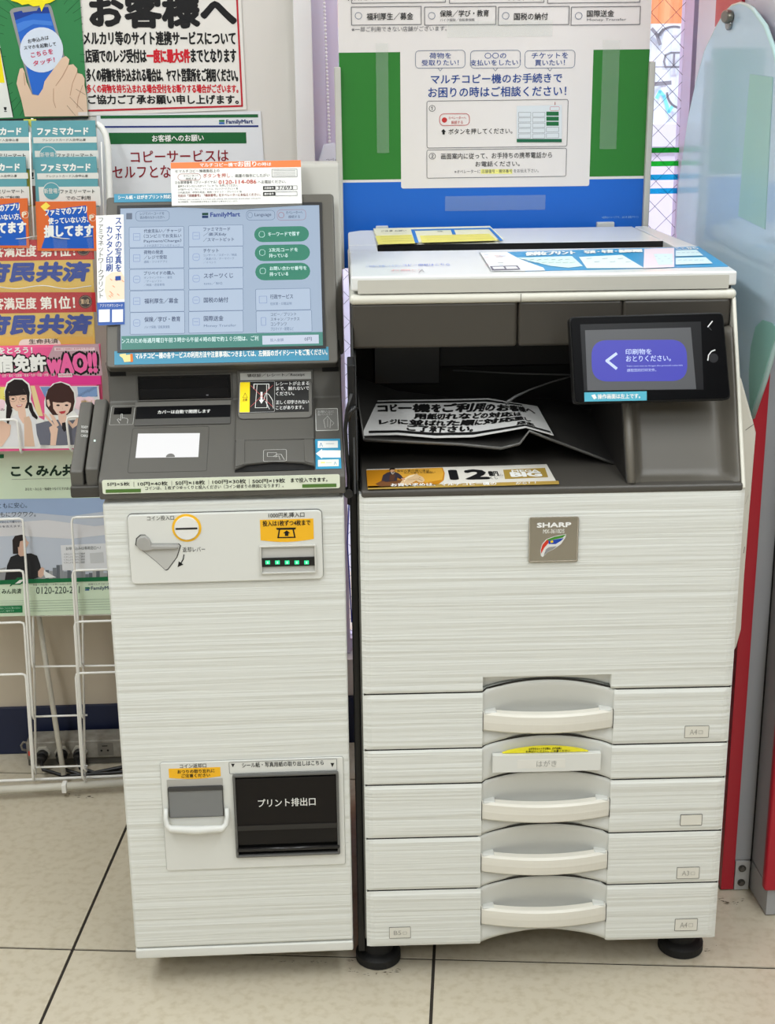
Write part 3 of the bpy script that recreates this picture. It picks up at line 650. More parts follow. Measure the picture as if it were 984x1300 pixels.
def hand(ink, x, y, s, col, w=.0009):
    ink.line([(x-.3*s, y+.9*s), (x-.7*s, y+.3*s), (x-.5*s, y+.15*s), (x-.15*s, y+.45*s), (x-.1*s, y-.6*s), (x+.12*s, y-.6*s), (x+.12*s, y+.1*s), (x+.35*s, y), (x+.55*s, y+.1*s), (x+.8*s, y+.1*s), (x+1.0*s, y+.3*s), (x+.9*s, y+.9*s)], .0007, col, w=w)
hand(a_, 154.5, 531, 8, LG, .0012)
# receipt printer
k4 = KB.lift(.0)
panel(kiosk, KB, 'receipt_cover', 301, 471, 398.5, 514.5, cgrey, w=.0045, t=.005, bevel=.001)
panel(kiosk, KA, 'receipt_cover', 300.7, 514, 399.2, 559.4, cgrey, w=.0045, t=.005, bevel=.001)
panel(kiosk, KB, 'receipt_label', 305, 473.3, 395, 480.5, mat((168, 168, 164), .45), w=.0052, t=.0006)
bI.t('領収証／レシート／Receipt', 314, 474.3, 387, 479, K, w=.0058, bold=.01)
qa = KB.at(*KB.uv(350, 484.5), .0075); qb = KA.at(*KA.uv(350, 531), .0095)
k5 = Plane(L, qb, (1, 0, 0), qa-qb)
panel(kiosk, k5, 'receipt_lip', 302.5, 484.5, 396.5, 530, mat((104, 102, 97), .35), w=0, t=.004, r=.008, bevel=.001)
panel(kiosk, k5, 'caution_sticker', 304.2, 485, 392.2, 522.8, mat((22, 22, 22), .45), w=.0006, t=.0005)
panel(kiosk, k5, 'caution_sticker', 304.2, 485.5, 316.8, 523.6, mat((250, 220, 20), .45), w=.0009, t=.0007, r=.001, label='yellow caution strip')
r_ = Ink(kiosk, k5)
rr(304, 485, 348.7, 523.5, .002, (190, 190, 190), .0005, ink=r_, pl=k5, w=.0014)
r_.line([(308, 505), (311, 499), (314, 505), (308, 505)], .0005, K, w=.0012); r_.t('注意', 307.5, 506, 314, 509.5, K, w=.0012)
r_.line([(322, 494), (322, 488), (341, 488), (341, 494)], .0013, WT, w=.0012); r_.line([(326, 489), (324, 518), (339, 518), (338, 489)], .0008, WT, w=.0012)
r_.poly([(330.5, 498), (333, 498), (333, 508), (335, 508), (331.8, 513), (328.5, 508), (330.5, 508)], WT, w=.0012)
r_.line([(335, 508), (337, 500), (341, 501), (346, 509), (347, 519)], .0008, WT, w=.0014); r_.line([(337, 510), (342, 520)], .0008, WT, w=.0014)
r_.line([(318, 490), (346, 517)], .0005, (235, 110, 110), w=.0018); r_.line([(346, 490), (318, 517)], .0005, (235, 110, 110), w=.0018)
for t_, a0, y_ in (('レシートが止まる', 392, 485.4), ('まで、触れないで', 392, 491.6), ('ください。', 373, 498), ('正しく印字されない', 392, 509), ('ことがあります。', 385.5, 515.8)):
    r_.t(t_, 350.2, y_, a0, y_+4.8, (228, 228, 226), w=.0012, bold=.012)
r_.done()
# finger icon, card tray, sticker
frame(kiosk, KA, 'icon_plate', 400.3, 519.5, 430, 546.8, .0008, mat((225, 225, 220), .4), .0002, .0012, r=.002)
panel(kiosk, KA, 'icon_plate', 401, 520.3, 429.4, 546, mat((120, 119, 115), .45), w=.0006, t=0)
a_.t('お願い上に', 403.5, 522, 424, 525, LG, w=.0012); a_.t('置いてください', 403.5, 525.6, 422, 528.3, LG, w=.0012); a_.line([(413, 544), (411, 534), (416, 529), (420, 534), (419, 544)], .0007, LG, w=.0012); a_.line([(416, 532), (416, 543)], .0006, LG, w=.0012); a_.line([(420, 534), (424, 538), (421, 541)], .0006, LG, w=.0012)
TP = [(299.8, 562.5), (398.5, 561), (399.6, 594), (384, 590), (349, 588.5), (314, 592), (298, 598.5)]
quad(kiosk, KA, 'card_tray', TP, cgrey, w=.006, t=.006, bevel=.002)
quad(kiosk, KA, 'card_tray_shadow_gap', [(298, 598.5), (314, 592), (349, 588.5), (384, 590), (399.6, 594), (399.6, 596.5), (298, 599.8)], black, w=.0012, t=.001)
for xs_ in (((300, 563), (311, 563), (311, 593.5), (299, 597)), ((386, 562), (398, 562), (399, 593), (387, 590.5))):
    quad(kiosk, KA, 'tray_cheek', xs_, mat((90, 88, 83), .42), w=.0078, t=.002, bevel=.001)
KT = KA.lift(.006); tI = Ink(kiosk, KT)
rr(334.4, 571.5, 364, 586, .003, LG, .0006, ink=tI, pl=KT); tI.line([(339.5, 575), (351, 575), (351, 580), (339.5, 580)], .0006, LG, closed=True); tI.line([(347, 580), (352, 577), (357, 577), (361, 584)], .0007, LG); tI.line([(350, 580.5), (354, 579), (355.5, 584)], .0006, LG); tI.done()
panel(kiosk, KA, 'arrow_sticker', 399.9, 558, 433.5, 595, mat((52, 150, 190), .4), w=.0007, t=.0006)
a_.poly([(401, 576.5), (409, 570.5), (409, 572.3), (432.5, 572.3), (432.5, 581.5), (409, 581.5), (409, 583)], WT, w=.0010)
a_.poly([(403.5, 560.5), (429, 560.2), (429, 569), (403.5, 569.3)], WT, w=.0010); a_.poly([(403.8, 584.5), (430, 583.8), (430, 592.3), (403.8, 593)], (238, 240, 220), w=.0010)
a_.line([(406, 567.5), (407.5, 563), (409.5, 567.5)], .0008, (60, 140, 180), w=.0012); a_.line([(414, 564), (424, 564)], .0008, (100, 140, 160), w=.0012); a_.line([(424, 591), (425.5, 587), (427.5, 591)], .0008, (60, 140, 180), w=.0012)
a_.line([(408, 588), (412, 588)], .003, (235, 225, 120), w=.0012); a_.line([(414, 588), (421, 588)], .0008, (120, 150, 110), w=.0012)
a_.done(); bI.done()
for x0_, x1_ in ((139, 160.5), (409, 430)): panel(kiosk, Plane(L, (0, pC[1], pC[2]), (1, 0, 0), (0, pD[1]-pC[1], pD[2]-pC[2])), 'hinge_notch', x0_, 470.5 if x0_ < 200 else 466, x1_, 477 if x0_ < 200 else 471, black, w=.001, t=.0008)
# ---- card reader on the left
rp = [(-.3465, 'a')]
RXa, RXb, RXc, RXd = -.3725, -.3530, -.3495, -.3300
def swipe(x0, x1, dz, nm):
    y0 = YK+.010; P_ = [(y0, .885), (y0-.002, .913+dz), (y0+.145, .984+dz), (y0+.165, .975+dz), (y0+.165, .90), (y0+.05, .875)]
    return MB().prism(XP, P_, x0, x1).build(nm, cgrey, kiosk, bevel=.003)
swipe(RXa, RXb, .0, 'card_reader_block'); swipe(RXc, RXd, .004, 'card_reader_block')
MB().prism(XP, [(YK+.020, .885), (YK+.020, .905), (YK+.15, .965), (YK+.15, .90)], RXb-.001, RXc+.001).build('swipe_slot', black, kiosk)
MB().prism(XP, [(YK+.005, .872), (YK+.005, .890), (YK+.17, .905), (YK+.17, .885), (YK+.05, .868)], RXa-.001, -.328).build('card_reader_base', dgrey2, kiosk, bevel=.003)
RR = Plane(L, (0, YK+.008, .913), (1, 0, 0), (0, .147, .071)); rI = Ink(kiosk, RR)
for t_, y_ in (('READY', 541), ('ERROR', 546.5), ('CARD', 552)): rI.t(t_, 103.5-.3*(y_-541)/5, y_, 112, y_+3.2, (215, 215, 210), w=.0012, dy=.6)
rI.poly([(119.5, 561.5), (122, 561.5), (122, 564), (119.5, 564)], (235, 255, 245), w=.0054, emit=1.)
rI.done()
# ---- monitor
pT = L.X(133.7, 248.5, -.3285)
KM = Plane(L, (0, pD[1]-.004, pD[2]), (1, 0, 0), (0, pT[1]-pD[1], pT[2]-pD[2]))
mb_ = pbox(KM, 134.8, 250, 429.8, 461)
# housing behind
hz = L.Y(400, 205.3, 2.50)[2]
MB().prism(XP, [(2.40, 1.03), (2.478, hz-.004), (2.486, hz), (2.56, hz-.004), (2.59, 1.03)], L.Y(225, 210, 2.49)[0], L.Y(430.5, 208, 2.49)[0]).build('rear_housing', mat((188, 186, 178), .45), kiosk, bevel=.004)
MB().prism(KM, rrect(mb_[0], mb_[1], mb_[2], mb_[3], .006), -.035, 0).build('monitor_case', mat((92, 89, 82), .42), kiosk, bevel=.003)
sb = pbox(KM, 152.8, 264, 411.5, 440)
frame(kiosk, KM, 'screen_bezel', 149, 261.5, 413.8, 442.5, .0045, mat((40, 40, 42), .35), -.001, .0022)
se = .86
scr = MB(); scr.flat(KM, rrect(*sb), .0006); scr.build('screen', mat((170, 188, 210), .25, emit=se, name='lit_screen'), kiosk, label='pale blue lit touch screen')
ks = KM.lift(.0006); ui = Ink(kiosk, ks); m4 = lambda x, y: (120+x/3.075, 190+y/3.075)
D1 = (44, 58, 92); D2 = (92, 110, 142)
def T4(t_, a, b, c, d, col=D1, bold=0., w=.0006, e=.1): (xa, ya), (xb, yb) = m4(a, b), m4(c, d); ui.t(t_, xa, ya, xb, yb, col, w=w, bold=bold, emit=0)
def R4(a, b, c, d, r=.001, col=D2, wd=.0006, w=.0005): (xa, ya), (xb, yb) = m4(a, b), m4(c, d); rr(xa, ya, xb, yb, r, col, wd, ink=ui, pl=ks, w=w)
def B4(name, a, b, c, d, r, col, e, w=.0003): (xa, ya), (xb, yb) = m4(a, b), m4(c, d); return panel(kiosk, ks, name, xa, ya, xb, yb, mat(col, .25, emit=e), w=w, r=r)
R4(160, 240, 293, 278, .006); T4('レジでバーコードを', 178, 245, 272, 256); T4('読み取れなかった方へ', 178, 260, 274, 271)
B4('language_icon', 124, 248, 147, 272, .0005, (150, 165, 190), .4)
T4('FamilyMart', 453, 246, 568, 268, (40, 60, 130), bold=.03); 
for y_, c_ in ((247, (30, 110, 90)), (258, (50, 90, 160))): B4('logo_stripe', 420, y_, 444, y_+9, 0, c_, .3)
R4(592, 238, 705, 275, .006); T4('Language', 625, 248, 690, 264); R4(598, 245, 617, 267, .0035)
R4(712, 235, 826, 275, .006, (150, 110, 130)); T4('オペレーターへ', 748, 240, 812, 252); T4('接続する', 757, 257, 802, 268); R4(718, 245, 740, 267, .0035, (150, 60, 60))
rowsA = [((303, 380), ['代金支払い／チャージ', '（コンビニでお支払い', 'Payment/Charge）', 'スマホ決済アプリへのチャージ']), ((386, 462), ['荷物の発送', '／レジで受取', '通販・フリマアプリ']), ((468, 546), ['プリペイドの購入', 'オンラインマネー／通信', '／ゲームソフト', '／映画・送金専用']), ((552, 632), ['福利厚生／募金']), ((636, 718), ['保険／学び・教育', 'バイク保険／自転車保険'])]
rowsB = [((297, 377), ['ファミマカード', '／楽天Edy', '／スマートピット']), ((380, 460), ['チケット', 'コンサート／スポーツ／映画', '／高速バス／テーマパーク', '／イベント']), ((465, 543), ['スポーツくじ', 'toto／BIG']), ((548, 628), ['国税の納付']), ((632, 713), ['国際送金', 'Money Transfer'])]
for X_, X1_, rows in ((135, 350, rowsA), (367, 582, rowsB)):
    for (ya, yb_), ts in rows:
        o_ = (ya-303)*.01 if X_ == 135 else 0
        B4('menu_button', X_+o_, ya, X1_+o_, yb_, .002, (186, 203, 224), se); R4(X_+o_, ya, X1_+o_, yb_, .002, (92, 110, 142), .0006, .0007)
        R4(X_+16, (ya+yb_)/2-14, X_+44, (ya+yb_)/2+14, .004 if random.random() < .5 else .001, (130, 148, 190), .0008, .0008)
        ui.line([m4(X_+22, (ya+yb_)/2), m4(X_+38, (ya+yb_)/2)], .0008, (130, 148, 190), w=.0009)
        big = 3 if ts[0] == 'ファミマカード' else (3 if ts[0].startswith('代金') else (2 if ts[0].startswith('荷物') else 1))
        if len(ts) == 1: T4(ts[0], X_+60, ya+30, X_+60+min(132, 19*len(ts[0])), ya+50, w=.0009, bold=.01)
        elif len(ts) == 2 and big == 1: T4(ts[0], X_+60, ya+18, X_+60+min(140, 19*len(ts[0])), ya+38, w=.0009, bold=.01); T4(ts[1], X_+60, ya+52, X_+60+min(128, 9*len(ts[1])), ya+64, D2, w=.0009)
        else:
            y_ = ya+8
            for i_, s_ in enumerate(ts):
                h_ = 15 if i_ < big else 10
                T4(s_, X_+58, y_, X_+58+min(146, (15 if i_ < big else 10)*len(s_)), y_+h_, D1 if i_ < big else D2, w=.0009, bold=.01 if i_ < big else 0); y_ += h_+(5 if i_ < big else 4)
for (a, b, c, d), t1, t2 in (((623, 302, 838, 358), 'キーワードで探す', None), ((625, 373, 842, 432), '2次元コードを', '持っている'), ((627, 445, 843, 507), 'お問い合わせ番号を', '持っている')):
    B4('green_button', a, b, c, d, .03, (70, 148, 124), .75)
    R4(a+18, b+17, a+42, b+41, .004, (170, 205, 200), .0008, .0007)
    if t2: T4(t1, a+57, b+12, a+57+16*len(t1), b+27, (205, 228, 228), .015, .0009); T4(t2, a+57, b+34, a+57+14.5*len(t2), b+49, (205, 228, 228), .015, .0009)
    else: T4(t1, a+55, b+20, a+178, b+37, (205, 228, 228), .015, .0009)
B4('menu_button', 628, 545, 845, 625, .002, (186, 203, 224), se); R4(628, 545, 845, 625, .002, (92, 110, 142), .0006, .0007)
B4('menu_button', 630, 630, 850, 712, .002, (186, 203, 224), se); R4(630, 630, 850, 712, .002, (92, 110, 142), .0006, .0007)
R4(642, 572, 674, 600, .001, (130, 148, 190), .0008, .0008); R4(650, 655, 670, 687, .001, (130, 148, 190), .0008, .0008)
T4('行政サービス', 686, 566, 775, 584, w=.0009, bold=.01); T4('住民票・印鑑証明', 686, 597, 770, 608, D2, w=.0009)
for i_, s_ in enumerate(('コピー／プリント', 'スキャン／ファクス', 'コンテンツ', 'プロマイド・新聞など')): T4(s_, 688, 637+i_*19, 688+(12.5 if i_ < 3 else 9)*len(s_), 651+i_*19, D1 if i_ < 3 else D2, w=.0009)
B4('notice_ticker', 105, 728, 896, 768, 0, (88, 150, 140), .8)
T4('ンスのため毎週月曜日午前３時から午前４時の間で約１０分間は、ご利', 107, 738, 640, 757, (205, 226, 226), .015, .0009)
B4('amount_box', 655, 727, 876, 757, 0, (205, 215, 232), .9, .0006); T4('投入金額', 686, 738, 738, 750, (100, 115, 150), w=.0012); T4('0円', 820, 733, 848, 748, D1, w=.0012)
ui.done('screen_lettering')
mI = Ink(kiosk, KM)
panel(kiosk, KM, 'label_strip', 145.3, 446, 417.6, 457.5, mat((60, 140, 172), .4), w=.0008, t=.0008, label='blue label strip under screen')
mI.t('マルチコピー機の各サービスの利用方法や注意事項につきましては、左側面のガイドシートをご覧ください。', 172, 448.3, 415.6, 456, WT, w=.0012, bold=.02)
mI.poly([(152, 450), (160, 449), (160, 451), (167, 450), (168.5, 459), (158, 460), (156, 455), (152, 452)], (240, 215, 150), w=.0012); mI.poly([(165.5, 449.5), (168.5, 449.5), (169, 459.5), (166, 460)], (230, 120, 40), w=.0016)
panel(kiosk, KM, 'label_strip', 145, 246.6, 222, 256, mat((60, 140, 172), .4), w=.0008, t=.0008)
mI.t('シール紙・はがきプリント対応', 150, 248.5, 217, 253.5, WT, w=.0012, bold=.02)
mI.done()
# ---- laminated help card on top of the monitor, promotion strip on its left edge
KC = KM.lift(.004)
th = thing('help_card', 'white laminated help card with orange header over the kiosk screen', 'card', L, KC.at(*KC.uv(300, 260)))
quad(th, KC, 'sheet', [(216.6, 206.8), (381.8, 203.6), (383.4, 258.5), (218.2, 261.5)], mat((236, 236, 232), .4), w=.0012, t=.0015)
quad(th, KC, 'header', [(216.8, 207), (381.8, 203.8), (382.2, 212.4), (217.1, 214.4)], mat((243, 128, 72), .4), w=.0016, t=.0003, label='orange header')
quad(th, KC, 'sleeve_edge', [(218.2, 261.3), (383.5, 258.3), (384, 260.8), (300, 266.3), (218.4, 263)], mat((120, 120, 118), .2, alpha=.7), w=.001, t=.001)
hI = Ink(th, KC)
def T5(t_, a, b, c, d, col=K, bold=0., w=.0018): (xa, ya), (xb, yb) = m4(a, b), m4(c, d); hI.t(t_, xa, ya, xb, yb, col, w=w, bold=bold)
T5('マルチコピー機で', 412, 55, 558, 70, WT, .02, .0022); T5('お困り', 560, 49, 632, 69, WT, .03, .0022); T5('の時は', 636, 52, 690, 66, WT, .02, .0022)
T5('①マルチコピー機画面右上の', 316, 80, 488, 92); R5 = lambda a, b, c, d, r, col, wd=.0006: rr(*m4(a, b), *m4(c, d), r, col, wd, ink=hI, pl=KC, w=.0018)
R5(325, 96, 416, 121, .006, (150, 60, 50)); T5('オペレーターへ', 348, 100, 405, 108); T5('接続する', 356, 111, 398, 119)
T5('ボタンを押し', 424, 95, 530, 112, (190, 60, 40)); T5('、画面の指示にしたがい', 536, 97, 684, 110)
T5('②お客様番号（フリーダイヤル）', 314, 124, 478, 136); T5('0120-114-086', 485, 121, 632, 136, (190, 60, 40), .01); T5('へお電話ください。', 638, 121, 748, 134)
T5('音声ガイダンスにしたがって「1」か「2」を押してください。', 326, 140, 560, 149); T5('①代金サービス、コピー、ファックス、ネットワークプリント 等', 326, 153, 560, 161, GY); T5('②代金決済、荷物の発送、教育・チケット・プリペイド 等', 326, 165, 575, 173, GY)
T5('右記の「店舗番号」「機体番号」をオペレーターにお伝えください。', 326, 176, 648, 187, (130, 40, 30), .01); T5('※When you contact, it is a free call, please ask someone about your concerns.', 326, 194, 650, 200, GY); T5('受付時間等、対応時間等は予告なく変更する場合がございます。', 326, 203, 560, 209, GY)
R5(692, 78, 792, 108, .0005, GY); 
for k in range(4): hI.line([m4(698, 84+k*6.5), m4(784, 83.5+k*6.5)], .0005, GY, w=.0019)
for y_, t_ in ((144, '店舗番号'), (167, '機体番号')):
    hI.poly([m4(658, y_), m4(705, y_-1), m4(705, y_+14), m4(658, y_+15)], K, w=.0018); T5(t_, 663, y_+4, 700, y_+12, WT, .01, .0022); R5(706, y_-1, 792, y_+14, .0004, GY)
T5('37693', 715, 143, 775, 158, (50, 50, 60), 0, .0022)
hI.done()
KS = KM.lift(.0035)
th = thing('photo_print_strip', 'tall narrow paper strip with blue vertical writing taped beside the kiosk screen', 'paper strip', L, KS.at(*KS.uv(140, 413)))
quad(th, KS, 'sheet', [(122, 274), (157, 272.5), (158.5, 412), (124.5, 413.5)], mat((236, 236, 232), .5), w=.0008, t=.0008)
quad(th, KS, 'printed_band', [(123, 384.5), (158.3, 383.5), (158.5, 412), (124.5, 413.5)], mat((30, 80, 160), .5), w=.0012, t=.0003, label='blue printed foot')
pI = Ink(th, KS)
for x_ in (125.6, 142.4): pI.poly([(x_, 393.5), (x_+14, 393), (x_+14, 409), (x_, 409.5)], (232, 236, 240), w=.0016)
pI.t('アプリでダウンロード', 127, 386.5, 156, 390.5, WT, w=.0016); BL = (28, 70, 150)
pI.t('スマホの写真を', 146.5, 277, 154.5, 345, BL, vert=True, bold=.02, w=.0012); pI.t('カンタン印刷', 134.8, 287.5, 143, 345, BL, vert=True, bold=.02, w=.0012)
pI.t('ファミマネットワ｜クプリント', 124.6, 277, 132.2, 379, (60, 60, 60), vert=True, w=.0012)
pI.poly([(134, 352), (142, 346), (154, 345), (158, 352), (158, 380), (136, 381), (133, 370)], (244, 214, 190), w=.0010)
for k in range(9): x_, y_ = 137+random.random()*18, 352+random.random()*24; pI.line([(x_, y_), (x_+2.5, y_+2)], .0012, (225, 150, 110), w=.0012)
pI.poly([(146.5, 351), (153.5, 350.5), (153.6, 356), (146.6, 356.5)], BL, w=.0014)
pI.done()
# ================================================================== COPIER
YC = 2.15
CX0, CX1 = .0142, .6058
cf = Plane(C, (0, YC, 0))
cop = thing('photocopier', 'large white ridged photocopier with dark output bay, five drawers and a black touch panel', 'photocopier', C, (.31, 2.47, 0))
zt_ = .8680
def seam(pxl, pxr): return (cf.uv(*pxl)[1]+cf.uv(*pxr)[1])/2
Z1 = seam((464, 882), (930, 873)); Z2 = seam((464, 953.5), (925, 943)); Z3 = seam((464, 997.5), (921, 988)); Z4 = seam((465, 1065), (919, 1056)); Z5 = seam((466, 1131.7), (914, 1121)); Z6 = seam((466, 1204), (908, 1191))
def ax(px, y): return cf.uv(px, y)[0]
def arch(z, xa, xb, h):
    def f(x):
        if x <= xa or x >= xb: return z
        s = (x-xa)/(xb-xa); 
        return z+h*math.sin(math.pi*s)**.8
    return f
A1 = arch(Z1, ax(612, 875), ax(777, 875), .0185); A2 = arch(Z2, ax(612, 948), ax(776, 948), .0185); A3 = arch(Z3, ax(612, 992), ax(775, 992), .0185)
A4 = arch(Z4, ax(611, 1060), ax(773, 1060), .0185); A5 = arch(Z5, ax(611, 1127), ax(771, 1127), .0185); A6 = arch(Z6, ax(609, 1196), ax(770, 1196), .021)
def front(name, top, bot, rx0, rx1, dfun, parent=cop, nx=90, nz=16, label=None, zlim=None, zsplit=None):
    """front skin with a hollow: dfun(t, s) depth; t 0 bottom..1 top, s -1..1 across the hollow. ridged outside, smooth inside"""
    xs = sorted(set([CX0+(CX1-CX0)*i/nx for i in range(nx+1)]+[rx0, rx1, rx0+.0004, rx1-.0004]))
    P = []
    for j in range(nz+1):
        row = []
        for x in xs:
            za, zb = bot(x)+.0014, top(x)-.0014
            z = za+(zb-za)*j/nz; d = 0
            if zsplit: z = za+(zsplit-za)*j/6 if j <= 6 else (zsplit+.0003+(zb-zsplit-.0003)*(j-7)/(nz-7))
            if rx0 < x < rx1: d = dfun((z-za)/(zb-za), 2*(x-rx0)/(rx1-rx0)-1, x, z)
            ed = .0022 if j in (0, nz) else 0
            if x == xs[0] or x == xs[-1]: ed = .004
            elif x <= xs[1] or x >= xs[-2]: ed = max(ed, .0012)
            row.append((x, YC+d+ed, z))
        P.append(row)
    o = MB().grid(P, thick=(0, .018, 0)).build(name, ridged, parent, label=label, smooth=False)
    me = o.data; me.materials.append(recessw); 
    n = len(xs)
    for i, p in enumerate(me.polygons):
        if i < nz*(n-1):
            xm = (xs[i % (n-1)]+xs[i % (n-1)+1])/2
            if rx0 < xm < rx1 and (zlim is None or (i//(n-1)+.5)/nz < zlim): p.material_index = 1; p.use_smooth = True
    return o
def dup_(z): return lambda x: z
# upper front cover: hollow only at its foot
zc = cf.uv(690, 858)[1]
def d0(t, s, x, z): return 0 if z > zc+.0001 else (.005+.009*min(1, (zc-z)/.014))
nzc = 40
front('front_cover', dup_(zt_), A1, ax(613, 870), ax(776, 870), d0, nz=40, zlim=6.9/40, zsplit=zc)
def dfr(zh0, zh1):
    def d(t, s, x, z):
        e = max(0, 1-abs(s)**6)
        if z > zh1: k = .007+.012*max(0, min(1, 1-(z-zh1)/.05))
        elif z < zh0: k = .005+.010*max(0, min(1, 1-(zh0-z)/.02))
        else: k = .019
        return k*(.35+.65*e)
    return d
HZ = []
for k, (xa, ya, xb, yb_) in enumerate(((613.5, 928, 778, 902), None or (625, 979, 762, 954), (612, 1040.5, 773.5, 1016), (611, 1107, 771, 1083), (611, 1173.5, 769, 1150))):
    u0 = cf.uv(xa, (ya+yb_)/2)[0]; u1 = cf.uv(xb, (ya+yb_)/2)[0]; zc_ = (cf.uv(xa, (ya+yb_)/2+2)[1]+cf.uv(xb, (ya+yb_)/2-2)[1])/2; HZ.append((u0, u1, zc_))
tops = [A1, A2, A3, A4, A5]; bots = [A2, A3, A4, A5, A6]
drawers = []
for k in range(5):
    u0, u1, zc_ = HZ[k]; hh = .0165 if k != 1 else .0150
    rx0_, rx1_ = (u0-.001, u1+.001) if k != 1 else (ax(612, 970), ax(776, 970))
    if k == 1: dd = lambda t, s, x, z: .006*(1-abs(s)**8)+.001
    else: dd = dfr(zc_-hh, zc_+hh)
    dr = front('drawer', tops[k], bots[k], rx0_, rx1_, dd); drawers.append(dr)
    if k != 1:
        n = 24; P = []
        # bowed handle bar: outer face, wraps with small thickness
        prof_ = [(.0, hh), (-.0035, hh*.8), (-.0045, .0), (-.0035, -hh*.8), (.0, -hh)]
        rows = []
        for i in range(n+1):
            s = -1+2*i/n; bow = .017*(1-s*s); x = u0+(u1-u0)*i/n; dip = 0
            rows.append([(x, YC+.0045+a-bow, zc_+b) for a, b in prof_])
        MB().grid(rows, thick=(0, .012, 0)).build('handle', smoothw if False else mat((224, 221, 210), .42, bump=((1.3, 1.3, 95), .35, .0022)), dr, smooth=False)
        for xs_ in (u0+.012, u1-.012):
            MB().box(xs_-.010, xs_+.010, YC+.000, YC+.022, zc_+hh-.004, zc_+hh+.0015).build('handle_stay', recessw, dr, bevel=.002)
# dark line in every joint between the skins
for A_, xa_, xb_ in ((A1, 612, 777), (A2, 612, 776), (A3, 612, 775), (A4, 611, 773), (A5, 611, 771)):
    xx = [CX0+.002+(CX1-CX0-.004)*i/90 for i in range(91)]; u0_, u1_ = ax(xa_, 1000), ax(xb_, 1000)
    MB().grid([[(x, YC+(.0085 if u0_ < x < u1_ else .0030), A_(x)+h_) for x in xx] for h_ in (-.0018, .0018)]).build('joint_gap', black, cop)
for k in (0, 2, 3, 4):
    u0, u1, zc_ = HZ[k]
    for x in (u0-.0006, u1+.0002): MB().box(x, x+.0006, YC-.0008, YC+.006, zc_-.0165, zc_+.0165).build('handle_gap', mat((60, 58, 54), .6), drawers[k])
# dark gaps behind the skins
MB().box(CX0+.004, CX1-.004, YC+.040, YC+.043, Z6+.012, zt_-.004).build('inner_plate', black, cop)
MB().box(CX0+.002, CX1-.002, YC+.043, 2.80, .075, zt_-.002).build('cabinet_body', mat((205, 203, 195), .5), cop, bevel=.003)
# postcard drawer pull with label and yellow sticker
u0, u1, zc_ = HZ[1]
pp_ = Plane(C, (0, YC, 0))
MB().prism(pp_, rrect(u0, zc_-.0155, u1, zc_+.0155, .0005), -.004, .006).build('handle', smoothw, drawers[1], bevel=.0012)
MB().prism(pp_, rrect(u0+.040, zc_-.0085, u0+.118, zc_+.0065, .001), .006, .0064).build('tag', mat((226, 225, 218), .35), drawers[1])
dI = Ink(drawers[1], pp_.lift(.0064)); 
vs_, vd_ = zc_-.0055, zc_+.0035
dI.t('はがき', 681, 965.5, 706.5, 973.5, (170, 170, 165)); 
st_ = [(u0+.016, zc_+.0165), (u1-.014, zc_+.0165)]
N_ = 14; SP = [(u1-.020-(u1-u0-.036)*i/N_, zc_+.0165+.0105*math.sin(math.pi*i/N_)**.75) for i in range(N_+1)]
MB().prism(pp_, SP, -.004, .0008).build('yellow_sticker', mat((240, 228, 40), .45), drawers[1])
dI.t('はがきをセットする際は、必ず店員に', 672, 951.3, 714, 954.2, K, w=-.0052, bold=.02); dI.t('お声がけください。ご注意ください', 668, 954.8, 724, 957.6, K, w=-.0052, bold=.02); dI.done()
# size plates
for k, (xa, ya, xb, yb_), t_ in ((0, (869.5, 921.5, 899.5, 936), 'A4'), (2, (864, 1034, 891, 1047.5), ''), (3, (859.5, 1101, 887.5, 1115), 'A3'), (4, (857, 1166.5, 885, 1181), 'A4'), (4, (494, 1177, 521.5, 1190.5), 'B5')):
    frame(drawers[k], cf, 'size_plate_rim', xa, ya, xb, yb_, .0007, mat((120, 119, 112), .5) if t_ else mat((40, 40, 40), .5), 0, .0009, r=.001)
    panel(drawers[k], cf, 'size_plate', xa+.6, ya+.6, xb-.6, yb_-.6, mat((222, 220, 210), .4), w=.0008, t=.0008)
    if t_:
        zI = Ink(drawers[k], cf.lift(.0008)); zI.t(t_, xa+6, ya+4.5, xa+15.5, yb_-3.5, (165, 163, 156))
        rr(xa+17.5, ya+5.5, xa+22.5, yb_-4.5, .0008, (165, 163, 156), .0005, ink=zI, pl=zI.pl); zI.done()
# badge
panel(cop, cf, 'badge', 671.8, 656.2, 733.2, 712.5, mat((168, 163, 152), .28, metal=.85), w=.004, t=.004, r=.003, bevel=.001)
frame(cop, cf.lift(.004), 'badge_rim', 672.2, 656.6, 732.8, 712, .0011, mat((205, 202, 195), .25, metal=.8), 0, .0006, r=.003)
gI = Ink(cop, cf.lift(.004)); b6 = lambda x, y: (420+x/2.894, 600+y/2.894)
gI.t('SHARP', *b6(758, 185), *b6(882, 201), (246, 246, 244), bold=.055); gI.t('MX-3610DS', *b6(780, 208), *b6(858, 223), (235, 235, 230), bold=.012)
leaf = lambda P, c, w: gI.poly([b6(*p) for p in P], c, w=w)
leaf([(865, 225), (862, 238), (846, 262), (818, 282), (796, 292), (779, 310), (772, 306), (770, 285), (776, 262), (792, 244), (820, 234)], (225, 225, 222), .0003)
leaf([(864, 227), (820, 236), (794, 246), (800, 250), (830, 243), (852, 238)], (70, 140, 50), .0005)
leaf([(794, 246), (778, 264), (772, 284), (773, 298), (784, 276), (800, 258), (800, 250)], (205, 60, 40), .0005)
leaf([(800, 250), (800, 262), (826, 262), (846, 250), (856, 240), (830, 244)], (35, 70, 170), .0006)
leaf([(790, 282), (800, 274), (830, 270), (818, 280), (797, 290), (782, 304)], (150, 150, 150), .0006)
leaf([(806, 252), (815, 247), (818, 256), (808, 258)], (235, 200, 40), .0007)
gI.done()
